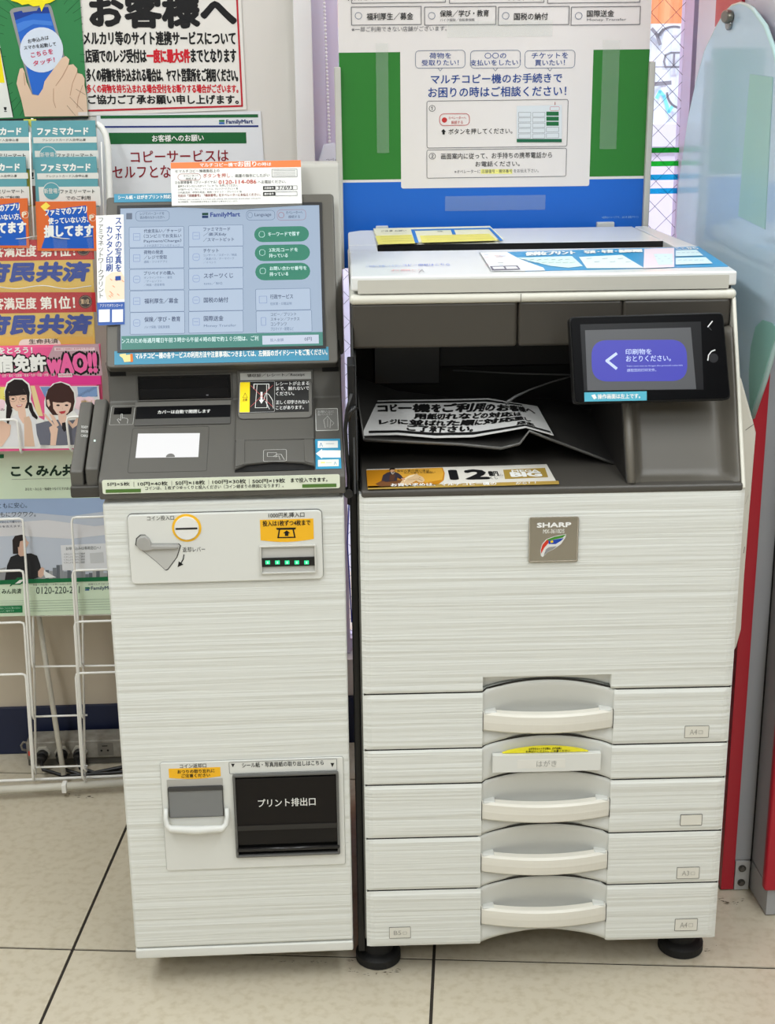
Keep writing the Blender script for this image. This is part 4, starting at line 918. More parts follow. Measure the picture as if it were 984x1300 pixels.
# feet: levelling pads
for cx_, cy_ in ((.022+.012, 2.215), (.565, 2.222), (.05, 2.73), (.56, 2.73)):
    MB().lathe((cx_, cy_, 0), [(.037, 0), (.039, .002), (.039, .015), (.036, .018), (.033, .020), (.026, .022), (.024, .066)], 36).build('levelling_foot', mat((16, 16, 17), .7), cop)
# left inner side: black bracket plate between the machines
MB().box(-.0005, .0115, 2.19, 2.25, .03, 1.06).build('side_bracket', mat((16, 16, 18), .4), cop, bevel=.002)
MB().box(.0115, .0145, 2.17, 2.78, .07, .86).build('side_plate', mat((110, 109, 104), .5), cop)
# right bulge: side cover standing out beyond the front skin
sp = Plane(C, (0, 2.25, 0))
BU = [(928, 400), (934, 430), (942, 482), (956.5, 534), (960.5, 550), (953, 640), (951, 665), (945.5, 733), (941.5, 800), (935.5, 822), (933, 860), (915, 860)]
MB().prism(sp, [(max(sp.uv(*p)[0], .6062), sp.uv(*p)[1]) for p in BU[2:10]]+[(.6062, sp.uv(930, 860)[1]), (.6062, sp.uv(930, 470)[1])], -.50, 0).build('side_cover', mat((214, 211, 200), .45), cop, bevel=.004)
si = Ink(cop, sp); si.line([(946.5, 546), (957, 538.5)], .0008, (70, 68, 62)); si.line([(945.5, 694), (944, 702)], .0008, (90, 88, 82)); si.line([(946, 640), (950, 628)], .0004, (150, 148, 140)); si.done('joint_and_shadow_line')
# ---- upper body
ZR0, ZR1, YS = 1.1345, 1.1535, 2.28
zr = lambda x, y: C.Y(x, y, YS)[2]
whc = mat((222, 220, 208), .38, name='cream_white_plastic')
MB().box(-.001+.006, .6065, YS-.006, 2.80, ZR0, ZR1-.003).build('scanner_base', whc, cop, bevel=.007, seg=3)
xs_ = C.Y(658, 378, YS)[0]; sI = Ink(cop, Plane(C, (0, YS-.0062, 0))); sI.line([(661.5, 373), (661, 386)], .0009, (60, 58, 52), w=.0003)
sI.done('joint_and_shadow_line')
# fascia under the scanner
zf = C.Y(600, 441, YS)[2]
MB().box(.0075, xs_-.0008, YS-.001, YS+.10, zf, ZR0+.002).build('fascia', mat((66, 62, 55), .45), cop, bevel=.006, seg=3)
MB().box(.43, .5985, YS-.003, YS+.10, 1.092, ZR0+.002).build('fascia', mat((62, 58, 52), .45), cop, bevel=.006, seg=3)
MB().box(xs_+.0004, .4305, YS-.001, YS+.10, zf, ZR0+.002).build('fascia', mat((62, 58, 52), .45), cop, bevel=.006, seg=3)
# bay: floor shelf, black interior
ZB = .8745
MB().box(CX0+.003, CX1-.004, YC-.001, 2.72, .862, ZB).build('bay_floor', mat((74, 71, 66), .45), cop, bevel=.004)
blk = mat((13, 13, 14), .5)
MB().box(.008, .60, 2.62, 2.64, ZB, ZR0).build('bay_back', blk, cop)
MB().box(.008, .60, 2.30, 2.64, zf+.01, ZR0-.001).build('bay_roof', blk, cop)
MB().prism(Plane(C, (0, 0, 0), (0, 1, 0), (0, 0, 1)), [(YC+.05, ZB), (YS+.02, zf), (2.64, zf), (2.64, ZB)], .008, .0135).build('bay_side', mat((26, 25, 24), .45), cop)
MB().box(.045, .16, 2.50, 2.52, ZB+.08, zf).build('roller_housing', mat((30, 31, 33), .35), cop, bevel=.003)
MB().box(.16, .42, 2.54, 2.56, ZB+.10, zf).build('roller_housing', mat((20, 20, 21), .4), cop, bevel=.003)
MB().box(CX0+.001, .6, 2.64, 2.80, .862, ZR0).build('rear_column', mat((60, 58, 55), .5), cop)
# right concave panel (grid) and border
CP0, CP1 = np.array([0, YC+.004, ZB-.004]), np.array([0, YS+.002, ZR0+.001])
CR = Plane(C, CP0, (1, 0, 0), CP1-CP0); Lh = np.linalg.norm(CP1-CP0)
xL = .435; xR = .5995
def sm(t): t = max(0, min(1, t)); return t*t*(3-2*t)
P = []
for j in range(31):
    row = []
    for i in range(41):
        u = xL-.01+(xR-xL+.01)*i/40; v = Lh*.84*j/30
        e = min(sm((u-xL)/.018+.1), sm((xR-u)/.028), sm(v/.022), 1)
        row.append(CR.at(u, v, -.026*e))
    P.append(row)
MB().grid(P, thick=(0, .02, 0)).build('right_console_panel', mat((92, 88, 80), .42, name='bay_grey_plastic'), cop, smooth=True)
# divider between bay and panel
dv = [CR.at(xL-.004, .006, -.002), CR.at(xL-.004, Lh*.30, -.003), CR.at(xL-.004, Lh*.66, -.010)]
MB().tube(dv, [.0065, .006, .006], 12).build('divider_edge', mat((112, 108, 100), .38), cop, smooth=True)
XQ = Plane(C, (0, 0, 0), (0, 1, 0), (0, 0, 1))
MB().prism(XQ, [(YC+.012, ZB), (YS+.008, 1.094), (2.5, 1.094), (2.5, ZB)], xL-.012, xL-.004).build('bay_side', mat((38, 36, 34), .45), cop, bevel=.003)
# side columns, white right border
MB().prism(XQ, [(YC, zt_-.002), (YC+.002, zt_+.004), (YS-.002, ZR0+.004), (2.80, ZR0+.004), (2.80, zt_-.01), (YC+.05, zt_-.01)], .5998, .6060).build('side_column', whc, cop, bevel=.002)
MB().prism(XQ, [(YC+.004, zt_), (YC+.03, .93), (YS+.02, ZR0), (2.80, ZR0), (2.80, zt_)], .0065, .0095).build('side_column', mat((30, 30, 30), .4), cop)
for yy in (605,):
    pass
# ---- lid
lidm = mat((230, 231, 230), .24, name='lid_plastic')
LP = Plane(C, (0, 0, 1.1785), (1, 0, 0), (0, 1, 0))     # top face plane, n up
lt = lambda x, y: tuple(LP.uv(x, y))
lid = MB()
lid.prism(LP, [(.0075, YS-.004), (.6050, YS-.004), (.6055, 2.540), (.0065, 2.540)], -.0225, 0)
lid.build('lid', lidm, cop, bevel=.0035, seg=3)
lf = Plane(C, (0, YS-.004, 0)); 
panel(cop, lf, 'lid_front_inset', 454, 356, 925, 366, mat((200, 198, 188), .4), w=.0006, t=.0006, r=.002)
MB().box(.02, .598, YS+.002, 2.53, ZR1-.004, 1.158).build('lid_gap', mat((24, 24, 24), .6), cop)
# rear part of the lid with its slot
MB().prism(LP, [(.0065, 2.540), (.0560, 2.540), (.0560, 2.618), (.0065, 2.618)], -.0225, -.0005).build('lid_rear', lidm, cop, bevel=.002)
MB().prism(LP, [(.006, 2.618), (.5610, 2.618), (.5430, 2.812), (.030, 2.812), (.006, 2.79)], -.0225, -.0003).build('lid_rear', lidm, cop, bevel=.003)
MB().prism(LP, [(.5650, 2.540), (.6055, 2.540), (.5700, 2.815), (.5470, 2.812)], -.0225, -.0002).build('lid_rear', lidm, cop, bevel=.002)
MB().prism(LP, [(.056, 2.540), (.565, 2.540), (.565, 2.64), (.056, 2.64)], -.024, -.018).build('slot_floor', black, cop)
MB().box(.057, .560, 2.6155, 2.6178, 1.158, 1.1778).build('slot_lip', black, cop)
# stickers on the lid
LT = LP.lift(.0002); lI = Ink(cop, LT.lift(.0008))
SKY = (40, 150, 205)
l4 = lambda x, y: (560+x/5.467, 270+y/5.467); l5 = lambda x, y: (800+x/5.348, 270+y/5.348); l6 = lambda x, y: (420+x/6.15, 280+y/6.15)
quad(cop, LT, 'promotion_sticker', [(644, 320.3), (887, 313.3), (925, 338.5), (667, 344.5)], mat(SKY, .35), w=.0006, t=.0005, label='sky blue printed sticker on lid')
lI.poly([(608.5, 320.8), (644, 320.2), (660, 329), (690, 340), (692, 343.5), (623, 344.5)], (238, 240, 242), w=.0002)
lI.poly([(656, 327.5), (726, 325.3), (740, 338), (722, 340.3), (700, 338), (670, 331)], (214, 236, 232), w=.0004); lI.poly([(735, 326.5), (790, 323.8), (818, 340.5), (745, 340.8)], (228, 240, 238), w=.0004)
lI.poly([(818, 316.3), (856, 315), (856, 339.5), (817, 341)], (236, 222, 232), w=.0006)
for P_ in ([(858, 318.5), (884, 317.5), (893, 325), (858, 326)], [(858, 328), (896, 327), (905, 335), (858, 336.5)], [(830, 323), (854, 322.5), (854, 336.5), (836, 337)]): lI.poly(P_, (214, 236, 240), w=.0008)
lI.t('便利なプリント', 668, 320.5, 730, 325.3, WT, w=.0008, bold=.03, dy=-2); lI.t('写真・年賀・新聞印刷', 742, 318.5, 815, 322.5, WT, w=.0008, bold=.03, dy=-2); lI.t('ここから', 860, 314.7, 886, 317.4, WT, w=.001, bold=.02)
for k in range(7):
    x_ = 664+k*9; lI.line([(x_, 330+.5*(k % 3)), (x_+5, 330-.3)], .002, (110, 150, 150), w=.0008); lI.line([(x_+6, 334), (x_+12, 333.5)], .002, (140, 170, 160), w=.0008)
for k in range(6): lI.line([(745+k*10, 329+(k % 2)*4), (751+k*10, 328.5+(k % 2)*4)], .0022, (100, 140, 170), w=.0008); lI.line([(832+k*4, 326+(k % 3)*3), (834+k*4, 326+(k % 3)*3)], .002, (150, 150, 170), w=.001)
for k in range(5): lI.line([(860+k*6, 321.5), (863+k*6, 321.4)], .0022, (110, 150, 180), w=.001); lI.line([(861+k*7, 331), (865+k*7, 330.8)], .0022, (110, 150, 180), w=.001)
lI.line([(609, 321), (623.5, 344)], .0009, (80, 80, 90), w=.0009)
for k in range(8): x_, y_ = 614+random.random()*24, 323+random.random()*14; lI.line([(x_, y_), (x_+4+random.random()*4, y_-.1)], .0022, random.choice([(90, 120, 190), (70, 70, 80), (220, 120, 120)]), w=.0009)
lI.poly([(622, 338.5), (657, 337.5), (661, 342.8), (625, 343.8)], (110, 105, 120), w=.0008); lI.poly([(625, 339.6), (639, 339.2), (641, 342), (627, 342.5)], (228, 228, 232), w=.001); lI.poly([(641.5, 339.2), (655, 338.7), (658, 341.7), (643.5, 342.2)], (228, 228, 232), w=.001)
lI.t('ご自由にお使いください。', *l6(275, 350), *l6(560, 366), (120, 140, 200)); lI.t('コピー用紙はこちら', *l6(560, 342), *l6(930, 358), (60, 90, 200), dy=-1); lI.t('お願い', *l6(470, 385), *l6(700, 395), (220, 130, 130)); lI.line([l6(690, 408), l6(712, 384), l6(728, 404)], .001, (90, 90, 100))
for k in range(10): lI.line([l6(480+k*22, 404), l6(490+k*22, 404)], .0014, (190, 150, 150))
lI.done()
# instruction card on the rear lid
cth = thing('instruction_card', 'yellow and white laminated instruction card lying on the rear of the copier lid', 'card', C, LP.at(.2, 2.68))
qd = [(474, 292.3), (622, 289.2), (639, 305.8), (481.5, 311)]
quad(cth, LP, 'sheet', qd, mat((236, 232, 196), .4), w=.0035, t=.003)
cI = Ink(cth, LP.lift(.0035)); YE = (232, 222, 110)
cI.poly([(476.5, 299.5), (522.5, 298), (527.5, 309), (480.5, 310.5)], YE, w=.0002); cI.poly([(533, 299.3), (621, 296.8), (632, 305.5), (536, 308.2)], YE, w=.0002)
cI.poly([(521.8, 291.5), (526, 291.4), (531.8, 308.4), (527, 308.6)], (40, 120, 200), w=.0004); cI.poly([(526, 291.4), (620, 289.3), (623, 290.8), (527, 293)], (40, 120, 200), w=.0004); cI.poly([(572, 291), (576, 291), (579, 298), (574.5, 298)], (40, 120, 200), w=.0005); cI.poly([(619, 289.3), (622.5, 289.2), (639, 305.8), (634.5, 306)], (40, 120, 200), w=.0006)
cI.t('ご注意 お願い', 484, 292.8, 516, 294.6, K, w=.0006, dy=-.6); cI.t('切手の販売', 556, 293.4, 562, 295, K, w=.0006)
for r__ in range(3): cI.line([(483+r__*1.5, 301+r__*2.8), (522+r__*1.5, 299.8+r__*2.8)], .0016, (150, 140, 60), w=.0006)
for r__ in range(3): cI.line([(538+r__*2, 300.2+r__*2.2), (618+r__*4, 298+r__*2.2)], .0012, (160, 150, 70), w=.0006)
cI.line([(486, 297), (516, 296)], .0008, (120, 120, 120), w=.0006); cI.done()
# ---- control panel
CQ0 = np.array([0, 2.160, 0.0]); 
zlo = C.Y(828, 510, 2.165)[2]; 
zhi = C.Y(820, 399, 2.205)[2]
CPn = Plane(C, (0, 2.165, zlo), (1, 0, 0), (0, 2.205-2.165, zhi-zlo))
def rq(pts, r, pl, n=4):
    P = [np.array(pl.uv(*p)) for p in pts]; o = []; m = len(P)
    for i in range(m):
        a, b, c = P[i-1], P[i], P[(i+1) % m]; d1 = nrm(a-b); d2 = nrm(c-b)
        for k in range(n+1):
            t = k/n; q1 = b+d1*r*(1-t)**2+d2*r*t**2; o.append(tuple(q1))
    return o
out = [(722.5, 402), (918.5, 396), (928.3, 507.5), (729, 513)]
MB().prism(CPn, rq(out, .008, CPn), -.022, -.001).build('touch_panel_body', mat((20, 20, 20), .45, spec=.25), cop, bevel=.002)
inn = [(724.3, 403.6), (917, 398), (926.3, 505.3), (730.5, 510.8)]
MB().prism(CPn, rq(inn, .0075, CPn), -.002, .0008).build('touch_panel_glass', mat((3, 3, 5), .3, spec=.06), cop, bevel=.0005, label='black glass face')
n8 = lambda x, y: (690+x/3.347, 270+y/3.347)
quad(cop, CPn, 'panel_screen_border', [n8(155, 475), n8(668, 463), n8(680, 752), n8(172, 758)], mat((16, 16, 20), .3, spec=.2), w=.0012, t=0)
quad(cop, CPn, 'panel_screen', [n8(176, 500), n8(625, 488), n8(648, 750), n8(186, 756)], mat((92, 94, 98), .35, emit=.55), w=.0016, t=0, label='dark grey lit screen')
pill = rq([n8(202, 543), n8(606, 540), n8(612, 715), n8(206, 718)], .0245, CPn, 10)
MB().flat(CPn, pill, .0020).build('screen_button', mat((58, 58, 190), .35, emit=.8), cop, label='glowing blue message field')
qI = Ink(cop, CPn); LB = (205, 220, 250)
qI.line([n8(308, 600), n8(268, 630), n8(308, 662)], .0042, (205, 220, 250), w=.0024, emit=1.)
def T8(t_, a, b, c, d, col=LB, bold=0., e=1., w=.0024): (xa, ya), (xb, yb) = n8(a, b), n8(c, d); qI.t(t_, xa, ya, xb, yb, col, w=w, bold=bold, emit=e)
T8('印刷物を', 348, 580, 458, 604, bold=.01); T8('おとりください。', 350, 609, 540, 634, bold=.01); T8('Take care not to forget the printed materials', 352, 650, 590, 657); T8('請取您的打印文件。', 354, 664, 478, 677)
qI.line([n8(697, 486), n8(716, 462)], .0016, (225, 225, 225), w=.0024); qI.line([n8(700, 486), n8(712, 500)], .0010, (60, 60, 65), w=.0024)
qI.line([n8(697, 628), n8(700, 606), n8(712, 590), n8(727, 584)], .0016, (225, 225, 225), w=.0024)
qI.poly([n8(*p) for p in disc(722, 618, 20, 20)], (22, 22, 26), w=.0012); qI.done('screen_lettering')
quad(cop, CPn, 'label_strip', [n8(173, 764), n8(438, 759), n8(438, 798), n8(174, 803)], mat((70, 170, 195), .4), w=.0016, t=.001, label='light blue label under panel screen')
qI = Ink(cop, CPn); T8('操作画面は左上です。', 230, 772, 410, 792, WT, .02, 0, .0020); qI.poly([n8(202, 776), n8(218, 772), n8(226, 788), n8(214, 794)], WT, w=.0020); qI.done()
MB().box(.50, .56, 2.20, 2.30, 1.06, 1.11).build('panel_arm', dgrey2, cop, bevel=.004)
# ---- output tray
mt_ = mat((52, 51, 49), .4, name='tray_plastic')
tp = lambda x, y, Y_: tuple(C.Y(x, y, Y_))
front_edge = [(462, 558, 2.262), (520, 561, 2.258), (585, 564, 2.254), (636, 569, 2.252), (660, 563, 2.252), (672, 547, 2.262), (700, 558, 2.262), (745, 575, 2.262), (792, 593, 2.262)]
back_edge = [(452, 478, 2.44), (505, 496, 2.48), (580, 505, 2.50), (640, 506, 2.50), (670, 506, 2.50), (700, 505, 2.50), (730, 512, 2.50), (760, 530, 2.48), (785, 560, 2.40)]
MB().grid([[tp(*p) for p in front_edge], [tp(*p) for p in back_edge]], thick=(0, 0, -.003)).build('output_tray', mt_, cop, bevel=.0006)
def strip(e0, e1, y0o, name, m, w_=.0022):
    MB().tube([tp(*p) for p in e0], w_, 6).build(name, m, cop, smooth=True)
strip(front_edge, None, 0, 'tray_rim', mat((92, 91, 88), .3))
strip([(452, 478, 2.44), (455, 510, 2.37), (462, 558, 2.262)], None, 0, 'tray_rim', mat((92, 91, 88), .3), .0016)
MB().tube([tp(575, 470, 2.46), tp(650, 474, 2.44), tp(726, 476, 2.40)], .0013, 6).build('paper_guide', mat((90, 90, 90), .3), cop, smooth=True)
MB().tube([tp(642, 512, 2.34), tp(655, 503, 2.35), tp(672, 495, 2.36), tp(700, 485, 2.37), tp(728, 477, 2.38)], [.003, .0022, .0014, .0012, .0012], 6).build('paper_guide', mat((92, 92, 92), .3), cop, smooth=True)
# laminated sign in the tray
sg = thing('tray_notice', 'laminated white notice with heavy black writing lying in the copier output tray', 'notice', C, (.15, 2.35, .93))
Bt = [(458, 509.5, 2.405), (500, 508.5, 2.408), (560, 507.5, 2.41), (620, 506, 2.41), (655, 512, 2.40), (682, 516, 2.39)]
Bb = [(462, 553, 2.27), (505, 552, 2.27), (552, 556, 2.262), (600, 555, 2.264), (668, 543, 2.27), (703, 553, 2.255)]
def tps(s, t):
    """s across 0..1, t down 0..1 on the curled sheet"""
    s = max(0, min(1, s)); f = s*5; i = min(4, int(f)); g = f-i; g = g*g*(3-2*g)*.5+g*.5
    a = np.array(tp(*Bt[i]))*(1-g)+np.array(tp(*Bt[i+1]))*g; b = np.array(tp(*Bb[i]))*(1-g)+np.array(tp(*Bb[i+1]))*g
    return a*(1-t)+b*t
N_ = 60
def sgrid(s0, t0, s1, t1, up, ns=40, nt=6): return [[tps(s0+(s1-s0)*i/ns, t0+(t1-t0)*j/nt)+np.array([0, -.35*up, up]) for i in range(ns+1)] for j in range(nt+1)]
MB().grid(sgrid(0, 0, 1, 1, .0008), thick=(0, 0, -.001)).build('sheet', mat((214, 214, 212), .4), sg, smooth=False)
bk = mat((18, 18, 18), .5)
MB().grid(sgrid(.03, .05, .86, .10, .0014, 40, 1)).build('printed_bar', bk, sg); MB().grid(sgrid(.04, .89, .98, .955, .0014, 40, 1)).build('printed_bar', bk, sg)
def wrap(txt, s0, t0, s1, t1, bold=.055):
    vs, fs = glyphs(txt); a = vs.min(0); b = vs.max(0); mb = MB()
    for k in range(9):
        o = np.array([0., 0.]) if k == 0 else bold*np.array([math.cos(math.pi*k/4), math.sin(math.pi*k/4)])
        q_ = (vs+o-a)/(b-a); mb.add([tps(s0+(s1-s0)*x, t1+(t0-t1)*y)+np.array([0, -.0005, .0016+k*.00001]) for x, y in q_], fs)
    return mb
inkb = MB()
for t_, s0, t0, s1, t1 in (('コピー機をご利用のお客様へ', .10, .14, .93, .36), ('用紙切れなどの対応は', .29, .40, .80, .55), ('レジに並ばれた順に対応致し', .10, .58, .87, .72), ('ご了承下さい。', .26, .73, .58, .88), ('店主', .76, .76, .88, .87)):
    w_ = wrap(t_, s0, t0, s1, t1); inkb.add(w_.v, w_.f)
inkb.build('lettering', bk, sg, fix=False)
# lottery flyer on the shelf
FP = Plane(C, (0, 0, ZB), (1, 0, 0), (0, 1, 0))
fl = thing('lottery_flyer', 'gold and white lottery flyer with a horse rider on the front shelf of the copier', 'flyer', C, tuple(FP.at(*FP.uv(585, 605))))
quad(fl, FP, 'sheet', [(465, 597), (694, 590.5), (707.5, 614.5), (467, 620.5)], mat((226, 222, 212), .4), w=.0016, t=.0010)
fI = Ink(fl, FP.lift(.0016)); f1 = lambda x, y: (440+x/3.28, 430+y/3.28)
fI.poly([f1(82, 548), f1(400, 537), f1(409, 560), f1(405, 590), f1(385, 605), f1(355, 612), f1(88, 622)], (196, 132, 24), w=.0002)
fI.poly([f1(200, 545), f1(395, 539), f1(404, 560), f1(398, 588), f1(330, 600), f1(210, 570)], (222, 166, 60), w=.0003)
FB = lambda P, c, w: fI.poly([f1(*p) for p in P], c, w=w)
FB([(120, 606), (150, 590), (200, 588), (240, 592), (262, 606), (230, 614), (140, 616)], (120, 78, 46), .0005)
FB([(222, 604), (236, 586), (262, 574), (285, 568), (292, 561), (298, 569), (318, 578), (326, 590), (318, 600), (302, 600), (290, 592), (276, 600), (262, 610), (236, 612)], (222, 190, 146), .0006)
FB([(236, 586), (262, 571), (286, 566), (276, 574), (252, 584), (240, 598)], (246, 226, 190), .0007)
fI.line([f1(303, 580), f1(307, 580)], .0014, K, w=.0009); fI.line([f1(256, 590), f1(300, 586), f1(316, 594)], .0007, (96, 50, 30), w=.0009)
FB([(146, 592), (152, 570), (168, 560), (182, 556), (200, 556), (216, 562), (230, 574), (238, 586), (226, 588), (212, 580), (210, 594), (164, 598)], (58, 52, 62), .0008)
FB([(180, 572), (196, 560), (204, 572), (196, 594), (178, 594)], (92, 60, 44), .0010); fI.line([f1(186, 558), f1(192, 568), f1(200, 558)], .0010, (220, 214, 200), w=.0012)
FB([(180, 549), (184, 545), (196, 545), (200, 550), (198, 556), (190, 559), (183, 556)], (216, 166, 130), .0012); FB([(177, 549), (183, 542), (196, 541), (203, 546), (198, 548), (186, 548), (181, 553)], (34, 26, 24), .0014)
FB([(226, 584), (240, 584), (246, 590), (234, 592)], (216, 166, 130), .0012)
fI.t('当せん金の使い道は', *f1(210, 548), *f1(345, 557), K, w=.0008); fI.t('みんな違うから面白い', *f1(240, 556), *f1(370, 564), K, w=.0008)
fI.t('12', *f1(440, 549), *f1(584, 586), K, bold=.05, w=.0004)
fI.t('億円', *f1(594, 552), *f1(630, 572), K, bold=.02, w=.0004); fI.t('くじ', *f1(600, 574), *f1(630, 586), K, w=.0004); fI.t('キャリー', *f1(636, 560), *f1(652, 580), GY, w=.0004)
fI.poly([f1(652, 546), f1(826, 538), f1(840, 577), f1(660, 585)], (168, 140, 62), w=.0002); fI.t('MEGA', *f1(690, 548), *f1(800, 557), WT, bold=.03, w=.0006); fI.t('BIG', *f1(690, 558), *f1(808, 576), WT, bold=.06, w=.0006)
fI.poly([f1(90, 614), f1(882, 592), f1(886, 606), f1(88, 628)], (176, 146, 72), w=.0002); fI.t('お買い求めは、マルチコピー機の', *f1(185, 604), *f1(625, 617), WT, bold=.02, w=.0006, dy=-2); fI.t('から！！', *f1(705, 599), *f1(788, 608), WT, bold=.02, w=.0006, dy=-1)
fI.done()
# cables between the two machines
cbl = thing('cable_bundle', 'black cable bundle hanging in the gap between kiosk and copier', 'cable', C, (-.004, 2.21, .86))
ct = lambda x, y, Y_=2.17: tuple(C.Y(x, y, Y_))
MB().tube([ct(447, 500), ct(441, 520), ct(438.5, 545), ct(440, 575), ct(443, 605), ct(443.5, 640)], .0030, 8).build('cable', black, cbl, smooth=True)
MB().tube([ct(452, 516), ct(444, 524), ct(441, 534)], .0045, 8).build('cable', black, cbl, smooth=True)
MB().tube([ct(443, 640), ct(441, 690), ct(444, 740), ct(446.5, 790)], .0012, 6).build('cable', mat((30, 40, 130), .4), cbl, smooth=True, label='thin blue wire')
MB().prism(Plane(C, (0, 2.17, 0)), disc(C.Y(442.5, 626, 2.17)[0], C.Y(442.5, 626, 2.17)[2], .0075, 20), -.012, .004).build('clamp', mat((40, 40, 42), .35), cbl, bevel=.001)
# ================================================================== BROCHURE RACK AND WHAT IT HOLDS
rv = nrm((0, .075, 1))
R0 = Plane(L, (0, 2.86, .05), (1, 0, 0), rv)
rack = thing('brochure_rack', 'white wire brochure rack standing at the left wall', 'rack', L, (-.62, 2.88, 0))
wm_ = mat((244, 243, 238), .3, name='white_coated_wire')
def wire(pts, r=.0024, w=0, name='wire', m=wm_, par=None, n=7):
    MB().tube([R0.at(*R0.uv(p[0], p[1]), p[2] if len(p) > 2 else w) for p in pts], r, n).build(name, m, par or rack, smooth=True)
# back uprights
wire([(40.5, 150), (40.5, 420), (41.5, 780), (45.5, 984)], w=-.003, name='upright_wire'); wire([(103, 560), (104.5, 780), (107.5, 984)], w=-.003, name='upright_wire')
# pocket loops
def off(x, y, w): return (x, y, w)
for k, (yt, xl, yb_) in enumerate(((524, 31, 568), (588, 32, 705), (652, 34, 842), (717, 34.5, 906), (782, 35.5, 972), (847, 37.5, 984))):
    if k == 1: continue
    wl = .072 if k == 0 else .040
    xb = xl+ (yb_-yt)*.055+1
    wire([(-60, yt+3.5, .0+wl), (xl-5, yt+.3, .0+wl), (xl-1.2, yt+1.5, .0+wl), (xl, yt+6, .0+wl), (xb, yb_-7, .0+wl), (xb+1, yb_-2, .0+wl-.004), (xb-3, yb_, .004)], name='pocket_loop', r=.0025)
for k, (yt, xl, yb_) in enumerate(((521, 92, 566), (585, 93, 705), (650.5, 95, 842), (717, 96, 906), (781.5, 98.5, 972), (846, 100, 984))):
    if k == 1: continue
    wl = .072 if k == 0 else .040
    xb = xl+(yb_-yt)*.052+1
    wire([(210, yt-3, .0+wl), (xl+5, yt+.2, .0+wl), (xl+1.2, yt+1.3, .0+wl), (xl, yt+6, .0+wl), (xb, yb_-7, .0+wl), (xb+3, yb_-2, .0+wl-.004), (xb, yb_, .004)], name='pocket_loop', r=.0025)
for y0, x1 in ((780.5, 200), (845.5, 200), (909, 111), (973.5, 111)): wire([(42, y0+.8), (x1, y0-1.2)], name='cross_wire', r=.0022)
wire([(-60, 993), (170, 983.5)], .0034, name='bottom_rail', w=.004)
MB().tube([L.Z(-60, 1006, .022), L.Z(170, 993.5, .022)], .0085, 12).build('floor_tube', mat((206, 203, 190), .45), rack, smooth=True)
MB().tube([L.Y(48, 775, 2.99), L.Y(66, 890, 2.94), L.Y(81, 984, 2.875)], .0058, 12).build('rear_leg', mat((205, 200, 186), .4), rack, smooth=True)
for xx in (81.5,): MB().box(*(L.Z(xx, 999, .022)[0]-.004+np.array([0, .010])), *(L.Z(xx, 999, .022)[1]-np.array([.011, -.011])), .012, .032).build('tube_collar', wm_, rack, bevel=.002)
# thick top side tube
wire([(122, 157, -.004), (128, 161, -.004), (133.5, 170, -.004), (136.5, 185, -.004), (138, 215, -.004), (139, 262, -.004), (146, 470, -.004)], .0062, name='side_tube', n=12)
wire([(42, 168), (44, 235), (47.5, 300)], .0016, name='upright_wire', w=.036)
wire([(129.5, 180), (133.5, 300)], .0013, name='upright_wire', w=.01)

def leaflet(name, label, pts, col, w, t=.004, group=None, cat='leaflet', pl=None):
    pl = pl or R0; P = [tuple(pl.uv(*p)) for p in pts]; c = np.mean(P, 0)
    th = thing(name, label, cat, L, pl.at(c[0], min(p[1] for p in P), w), group=group)
    MB().prism(pl, P, w, w+t).build('cover', mat(col, .42), th, bevel=.0004, fix=True)
    return th, Ink(th, pl.lift(w+t))
TEAL, LW, DK = (92, 158, 168), (222, 222, 216), (60, 62, 66)
l3 = lambda x, y: (x/7.03, 140+y/7.03)
def credit(x0, x1, y0, y1, dx, w, label, full=True):
    """teal card application leaflet: corners from column x0..x1 at top y0"""
    s = (x1-x0)/81.0
    th, I = leaflet('card_leaflet', label, [(x0, y0), (x1, y0-.6), (x1+dx, y1), (x0+dx*.6, y1)], TEAL, w, group='teal card application leaflets')
    f = lambda x, y: (x0+x*s+dx*(y/(y1-y0))*.8, y0+y)
    I.poly([f(.5, 20.8), f(81, 20), f(81.3, 27.5), f(.7, 28.3)], LW); I.poly([f(1.5, 38), f(82, 37.4), f(82.3, y1-y0-1), f(2, y1-y0-.5)], LW)
    I.poly([f(*p) for p in disc(18.5, 43.5, 11.3, 26)], LW, w=.0006); I.poly([f(*p) for p in disc(18.5, 43.5, 10.6, 26)], TEAL, w=.0009)
    I.t('新登場！', *f(9, 40), *f(28, 46.5), LW, w=.0013, bold=.01)
    I.t('ファミマカード', *f(6.5, 9), *f(70.5, 18), WT, bold=.05, dy=-.5); I.t('クレジットカード入会申込書', *f(12, 22.6), *f(67, 26), K, w=.0008, dy=-.4)
    I.t('ファミリーマート', *f(30, 41.5), *f(75, 46.5), K, w=.0010, bold=.01, dy=-.3); I.t('でのご利用', *f(37, 49.5), *f(69, 54.5), K, w=.0010, bold=.01, dy=-.3)
    I.done()
credit(-44, 36.5, 153.8, 215, 3, .004, 'teal card application leaflet at upper left behind another, cut by the frame')
credit(40.5, 121.5, 153.5, 215, 4, .004, 'teal card application leaflet, rear one of the right column')
credit(-46, 34.5, 199.3, 262, 3, .014, 'teal card application leaflet in front, left column cut by the frame')
credit(45.5, 123.8, 199.3, 262, 4, .014, 'teal card application leaflet in front, right column')
